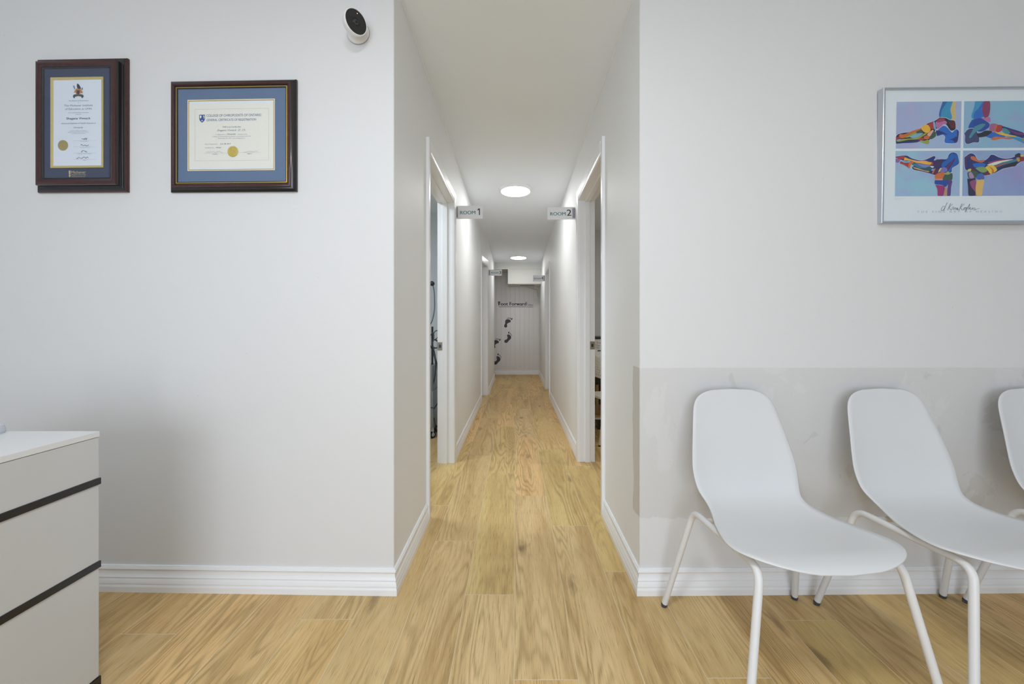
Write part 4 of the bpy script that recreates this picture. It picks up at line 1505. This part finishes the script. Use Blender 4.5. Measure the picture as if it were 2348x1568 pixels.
def make_chair(label, loc, yaw):
    """local +y points to the front of the seat; origin on the floor below the top of the back"""
    t = thing('shell_chair', label, 'chair', loc, (0, 0, math.pi + yaw), CHAIR_GROUP)
    sh = chair_shell().build('seat_shell', M_chair, t, smooth=True)
    Rt = 0.0112
    zr = 0.4165
    for s in (1, -1):
        rb, rf = Vector((s * 0.206, 0.100, zr)), Vector((s * 0.210, 0.458, zr + 0.008))
        foot_b, foot_f = Vector((s * 0.270, -0.004, 0.004)), Vector((s * 0.291, 0.520, 0.004))
        path_b = fillet([foot_b, rb, rb.lerp(rf, 0.25)], 0.055, 8)
        path_f = fillet([foot_f, rf, rf.lerp(rb, 0.25)], 0.055, 8)
        for path, ft in ((path_b, foot_b), (path_f, foot_f)):
            lg = MB().tube(path, Rt, 16).build('leg', M_chair_metal, t, smooth=True, angle=50)
            d = (path[1] - path[0]).normalized()
            MB().tube([ft - Vector((0, 0, 0.004)) + d * 0.0, ft + d * 0.004, ft + d * 0.011], [Rt * 0.95, Rt * 1.06, Rt * 1.06], 16).build('foot_glide', M_glide, lg, smooth=True, angle=50)
        MB().tube([path_b[-1], path_f[-1]], Rt, 16).build('seat_rail', M_chair_metal, t, smooth=True, angle=50)
    for yy in (0.17, 0.37):
        MB().tube([(-0.198, yy, zr - 0.002), (0.198, yy, zr - 0.002)], 0.009, 12).build('cross_bar', M_chair_metal, t, smooth=True, angle=50)
    return t


def copy_tree(o, parent=None):
    c_ = o.copy()
    COL.objects.link(c_)
    c_.parent = parent
    for chd in list(o.children):
        copy_tree(chd, c_)
    return c_


chair = make_chair('white plastic shell chair nearest the hallway, under bare wall left of the silver-framed poster', (0.846, 1.570, 0), R(4.4))
c2 = copy_tree(chair)
c2.location = (1.449, 1.580, 0)
c2.rotation_euler = (0, 0, math.pi + R(4.2))
c2['label'] = 'white plastic shell chair in the middle of the row, directly below the poster'
c3 = copy_tree(chair)
c3.location = (2.048, 1.590, 0)
c3.rotation_euler = (0, 0, math.pi + R(4.0))
c3['label'] = 'white plastic shell chair mostly cut off at the right edge of the picture'

# ------------------------------------------------------------------ drawer cabinet
XC, YC0, YC1, ZC = -1.205, 0.42, 1.150, 0.791
t = thing('drawer_cabinet', 'white gloss drawer cabinet with black horizontal strips standing before the left wall', 'cabinet', (XC - 0.3, (YC0 + YC1) / 2, 0))
ox, oy = t.location.x, t.location.y


def cb_(x0, x1, y0, y1, z0, z1, name, mat, r=0.0015, par=t):
    return MB().bbox((x0 - ox, y0 - oy, z0), (x1 - ox, y1 - oy, z1), r).build(name, mat, par)


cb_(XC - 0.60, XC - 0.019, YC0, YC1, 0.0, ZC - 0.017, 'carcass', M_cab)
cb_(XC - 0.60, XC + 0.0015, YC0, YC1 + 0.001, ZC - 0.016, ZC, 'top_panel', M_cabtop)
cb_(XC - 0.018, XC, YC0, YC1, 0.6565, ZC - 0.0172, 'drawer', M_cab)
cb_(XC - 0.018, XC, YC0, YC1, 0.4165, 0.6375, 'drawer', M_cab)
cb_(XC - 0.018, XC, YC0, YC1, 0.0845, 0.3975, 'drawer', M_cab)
for z in (0.647, 0.407):
    cb_(XC - 0.018, XC + 0.003, YC0, YC1 + 0.0035, z - 0.0092, z + 0.0092, 'black_strip', M_black, 0.0008)
cb_(XC - 0.018, XC + 0.003, YC0, YC1 + 0.0035, 0.0, 0.083, 'plinth', M_black, 0.0008)
t2 = thing('dispenser', 'white tapered object with a round clear foot standing on the drawer cabinet', 'ornament', (-1.498, 1.106, ZC))
MB().lathe([(0, 0.0), (.049, 0.0), (.0505, .003), (.0505, .008), (.047, .022), (.040, .0235)], n=40).build('foot', plain('clear_grey_plastic', lin((196, 200, 208)), 0.2), t2, smooth=True, angle=40)
MB().lathe([(0.0405, .0230), (.0385, .035), (.035, .050), (.030, .085), (.024, .125), (.018, .150), (.010, .160), (0, .162)], n=40).build('body', M_white_pl, t2, smooth=True)

# ------------------------------------------------------------------ left room: equipment trolley with hanging cables
GR = plain('grey_equipment_plastic', lin((128, 134, 138)), 0.35, noise=0.05)
GRL = plain('pale_grey_equipment', lin((176, 184, 188)), 0.35)
t = thing('equipment_trolley', 'grey wheeled equipment trolley with looped black cables seen through the ROOM 1 doorway', 'trolley', (-0.942, 3.95, 0))
b = MB()
b.bbox((-0.155, -0.14, 0.10), (0.150, 0.16, 0.46), 0.02)
b.bbox((-0.135, -0.13, 0.44), (0.140, 0.15, 0.70), 0.015)
b.build('body', GR, t, smooth=True, angle=40)
MB().bbox((-0.15, -0.145, 0.30), (0.145, -0.135, 0.305), 0.001).build('seam', M_dark, t)
for sx in (-0.12, 0.135):
    for sy in (-0.11, 0.12):
        ws = MB().lathe([(0, -0.012), (0.030, -0.012), (0.036, -0.007), (0.036, 0.007), (0.030, 0.012), (0, 0.012)], (sx, sy, 0.036), (0.75, -0.66, 0), 24).build('caster', M_dark, t, smooth=True, angle=40)
        MB().lathe([(0, 0.015), (0.016, 0.015), (0.018, 0.012)], (sx, sy, 0.036), (0.75, -0.66, 0), 18).build('hub', GRL, ws)
        MB().bbox((sx - 0.012, sy - 0.012, 0.05), (sx + 0.012, sy + 0.012, 0.105), 0.003).build('fork', GRL, ws)
px_ = 0.125
MB().tube([(px_ - 0.01, -0.02, 0.70), (px_ - 0.01, -0.02, 1.075)], 0.010, 12).build('pole', M_dark, t, smooth=True, angle=40)
MB().lathe([(0, .024), (.014, .020), (.024, .006), (.022, -.010), (.012, -.020), (0, -.022)], (px_ - 0.012, -0.02, 1.50), (0.5, -0.8, 0.2), 20).build('knob', M_dark, t, smooth=True)
MB().tube([(px_ - 0.045, -0.02, 1.07), (px_ - 0.040, -0.02, 1.49)], 0.006, 10).build('arm', GRL, t, smooth=True)
GC = plain('grey_blue_hose', lin((92, 104, 116)), 0.4)
MB().tube(smooth_path([(px_ - 0.005, -0.02, 1.49), (px_ + 0.008, -0.02, 1.42), (px_ + 0.012, -0.02, 1.33), (px_ + 0.010, -0.02, 1.24), (px_ - 0.01, -0.02, 1.14), (px_ - 0.04, -0.02, 1.08)], 6), 0.0055, 10).build('hose', GC, t, smooth=True)
loops = [[(0, 0, 1.00), (.02, 0, 1.03), (.048, 0, 1.035), (.055, 0, 1.01), (.040, 0, .965), (.012, 0, .945)],
         [(-.01, 0, .945), (.03, 0, .945), (.062, 0, .925), (.080, 0, .905), (.084, 0, .875), (.055, 0, .862), (.02, 0, .868), (-.01, 0, .88)],
         [(-.01, 0, .950), (.035, 0, .940), (.055, 0, .905), (.054, 0, .885), (.036, 0, .868), (.005, 0, .86)],
         [(0, 0, .93), (.008, 0, .88), (.030, 0, .78), (.045, 0, .68), (.060, 0, .60), (.085, 0, .50), (.14, 0, .46)],
         [(-.02, 0, .90), (.010, 0, .82), (.032, 0, .72), (.030, 0, .62), (.012, 0, .52), (-.01, 0, .46)],
         [(.0, 0, .86), (.02, 0, .83), (.05, 0, .72), (.075, 0, .64), (.10, 0, .54), (.16, 0, .50)],
         [(-.01, 0, .99), (.012, 0, 1.02), (.022, 0, .99), (.018, 0, .94), (.005, 0, .92)],
         [(.14, 0, .44), (.09, 0, .38), (.055, 0, .33), (.03, 0, .29), (.012, 0, .27), (-.02, 0, .26)],
         [(.030, 0, .20), (.038, 0, .14), (.055, 0, .09), (.085, 0, .04), (.16, 0, .012)]]
for i, lp in enumerate(loops):
    MB().tube(smooth_path([(px_ + a, -0.03 - 0.012 * i, z) for a, _, z in lp], 6), 0.0045, 8).build('cable', M_dark if i % 3 else plain('charcoal_cable', lin((70, 74, 80)), 0.5), t, smooth=True)
t = thing('floor_unit', 'low white plastic box on the floor behind the equipment trolley', 'box', (-0.90, 4.32, 0))
MB().bbox((-0.14, -0.11, 0), (0.13, 0.12, 0.085), 0.012).build('case', M_white_pl, t, smooth=True, angle=40)
MB().bbox((-0.12, -0.09, 0.085), (0.11, 0.10, 0.105), 0.008).build('lid', M_white_pl, t, smooth=True, angle=40)
MB().tube(smooth_path([(0.02, 0, 0.10), (0.03, -0.02, 0.20), (0.07, -0.02, 0.24), (0.10, -0.01, 0.25)], 6), 0.003, 8).build('cable', GRL, t, smooth=True)

# ------------------------------------------------------------------ right room: desk, printer, chair, boxes
DW = plain('white_desk_laminate', lin((206, 204, 198)), 0.45)
DK = plain('dark_brown_laminate', lin((52, 44, 36)), 0.5, noise=0.1)
t = thing('desk', 'white desk with dark back panel seen through the ROOM 2 doorway', 'desk', (1.20, 4.75, 0))
MB().bbox((-0.50, -0.36, 0.705), (0.55, 0.36, 0.73), 0.003).build('desktop', DW, t)
MB().bbox((-0.49, 0.20, 0.10), (0.54, 0.22, 0.705), 0.002).build('back_panel', DK, t)
MB().bbox((-0.49, -0.36, 0.023), (0.54, -0.33, 0.061), 0.002).build('crossbar', DW, t)
MB().bbox((-0.49, -0.32, 0.62), (0.54, -0.30, 0.705), 0.002).build('apron', DW, t)
for sx in (-0.47, 0.50):
    for sy in (-0.30, 0.30):
        MB().bbox((sx - 0.02, sy - 0.02, 0), (sx + 0.02, sy + 0.02, 0.705), 0.002).build('leg', DW, t)
t = thing('printer', 'white printer with black lid and notice sticker standing on the desk', 'printer', (1.02, 4.62, 0.73))
MB().bbox((-0.21, -0.20, 0), (0.22, 0.20, 0.205), 0.006).build('body', M_white_pl, t)
MB().bbox((-0.215, -0.205, 0.203), (0.225, 0.205, 0.226), 0.003).build('lid', M_dark, t)
MB().bbox((-0.115, -0.204, 0.070), (0.20, -0.196, 0.080), 0.002).build('paper_slot', M_dark, t)
p = Print(lambda u, v: (u, v), -0.2006)
p.rect(-0.165, 0.085, -0.06, 0.195, plain('sticker_paper', lin((216, 214, 208))))
p.disc(-0.118, 0.165, 0.011, M_inkgrey)
p.disc(-0.118, 0.165, 0.0085, plain('sticker_paper', lin((216, 214, 208))))
p.line([(-0.125, 0.171), (-0.111, 0.159)], 0.003, P8('sticker_red', (150, 60, 60)))
for i, (a, b_) in enumerate(((-0.14, -0.115), (-0.138, -0.09), (-0.132, -0.10), (-0.135, -0.095), (-0.13, -0.10))):
    p.line([(a, 0.146 - i * 0.011), (b_, 0.146 - i * 0.011)], 0.004, M_inkgrey)
p.line([(-0.098, 0.160), (-0.075, 0.160)], 0.005, M_inkdark)
p.line([(-0.085, 0.128), (-0.07, 0.128)], 0.005, M_inkgrey)
p.build('sticker', t)
for (nm, lab, x, y, sx, sy, z1, mat) in (('storage_box', 'black storage box on the floor in front of the desk', 0.96, 4.22, 0.22, 0.14, 0.062, M_dark),
                                         ('wood_panel', 'narrow pale wooden board standing under the desk', 0.992, 4.88, 0.035, 0.02, 0.36, plain('pale_wood', lin((178, 148, 100)), 0.5, noise=0.15))):
    tt = thing(nm, lab, 'box' if nm == 'storage_box' else 'board', (x, y, 0))
    MB().bbox((-sx / 2, -sy / 2, 0.0), (sx / 2, sy / 2, z1), 0.006).build('case' if nm == 'storage_box' else 'board', mat, tt)
    if nm == 'storage_box':
        MB().bbox((-sx / 2 - 0.006, -sy / 2 - 0.006, z1 - 0.02), (sx / 2 + 0.006, sy / 2 + 0.006, z1 + 0.01), 0.004).build('lid', M_black, tt)

CHM = plain('cream_chair_plastic', lin((222, 218, 206)), 0.45)
CHL = plain('cream_chair_leg', lin((196, 186, 160)), 0.45)
t = thing('perforated_chair', 'cream chair with perforated back and splayed legs at the desk in ROOM 2', 'chair', (0.905, 3.83, 0), (0, 0, R(-75)))
# backrest: curved sheet with rows of holes, facing local +y
NB, MBk = 26, 18
bm = bmesh.new()
grid = []
for i in range(MBk + 1):
    zf = i / MBk
    z = 0.598 + 0.205 * zf
    hw = 0.19 - 0.02 * zf
    if zf > 0.55:
        u = (zf - 0.55) / 0.45
        hw *= max(1 - u ** 2.2, 0.02) ** (1 / 2.2)
    row = []
    for j in range(NB + 1):
        x = hw * (-1 + 2 * j / NB)
        row.append(bm.verts.new((x, -0.155 - 0.05 * (z - 0.5) + 0.7 * x * x, z - 0.5 * x * x)))
    grid.append(row)
for i in range(MBk):
    for j in range(NB):
        if 2 <= i <= 13 and i % 2 == 0 and (j + (i // 2) % 2) % 2 == 0 and 2 < j < NB - 3:
            continue
        bm.faces.new((grid[i][j], grid[i][j + 1], grid[i + 1][j + 1], grid[i + 1][j]))
me = bpy.data.meshes.new('backrest')
bm.to_mesh(me)
bm.free()
me.materials.append(CHM)
me.polygons.foreach_set('use_smooth', [True] * len(me.polygons))
o = bpy.data.objects.new('backrest', me)
COL.objects.link(o)
o.parent = t
md = o.modifiers.new('thickness', 'SOLIDIFY')
md.thickness = 0.006
outline = []
for k in range(40):
    a = 2 * math.pi * k / 40
    cx_, sy_ = math.cos(a), math.sin(a)
    outline.append((0.19 * math.copysign(abs(cx_) ** 0.55, cx_), 0.02 + 0.185 * math.copysign(abs(sy_) ** 0.55, sy_)))
m = MB()
m.prism(outline, 0.412, 0.424)
m.prism([(x * 0.94, 0.02 + (y - 0.02) * 0.94) for x, y in outline], 0.400, 0.412)
m.build('seat', CHM, t, smooth=True, angle=40)
for sx, sy in ((-1, -1), (1, -1), (-1, 1), (1, 1)):
    lg = MB().tube([(sx * 0.20, 0.02 + sy * 0.235, 0.006), (sx * 0.155, 0.02 + sy * 0.15, 0.404)], [0.011, 0.014], 12).build('leg', CHL, t, smooth=True, angle=40)
    MB().tube([(sx * 0.20, 0.02 + sy * 0.235, 0.0), (sx * 0.1995, 0.02 + sy * 0.234, 0.012)], 0.0118, 12).build('foot_glide', M_dark, lg)
for sx in (-1, 1):
    MB().tube([(sx * 0.150, -0.12, 0.404), (sx * 0.155, -0.152, 0.48), (sx * 0.158, -0.160, 0.63)], 0.010, 10).build('back_post', CHL, t, smooth=True)
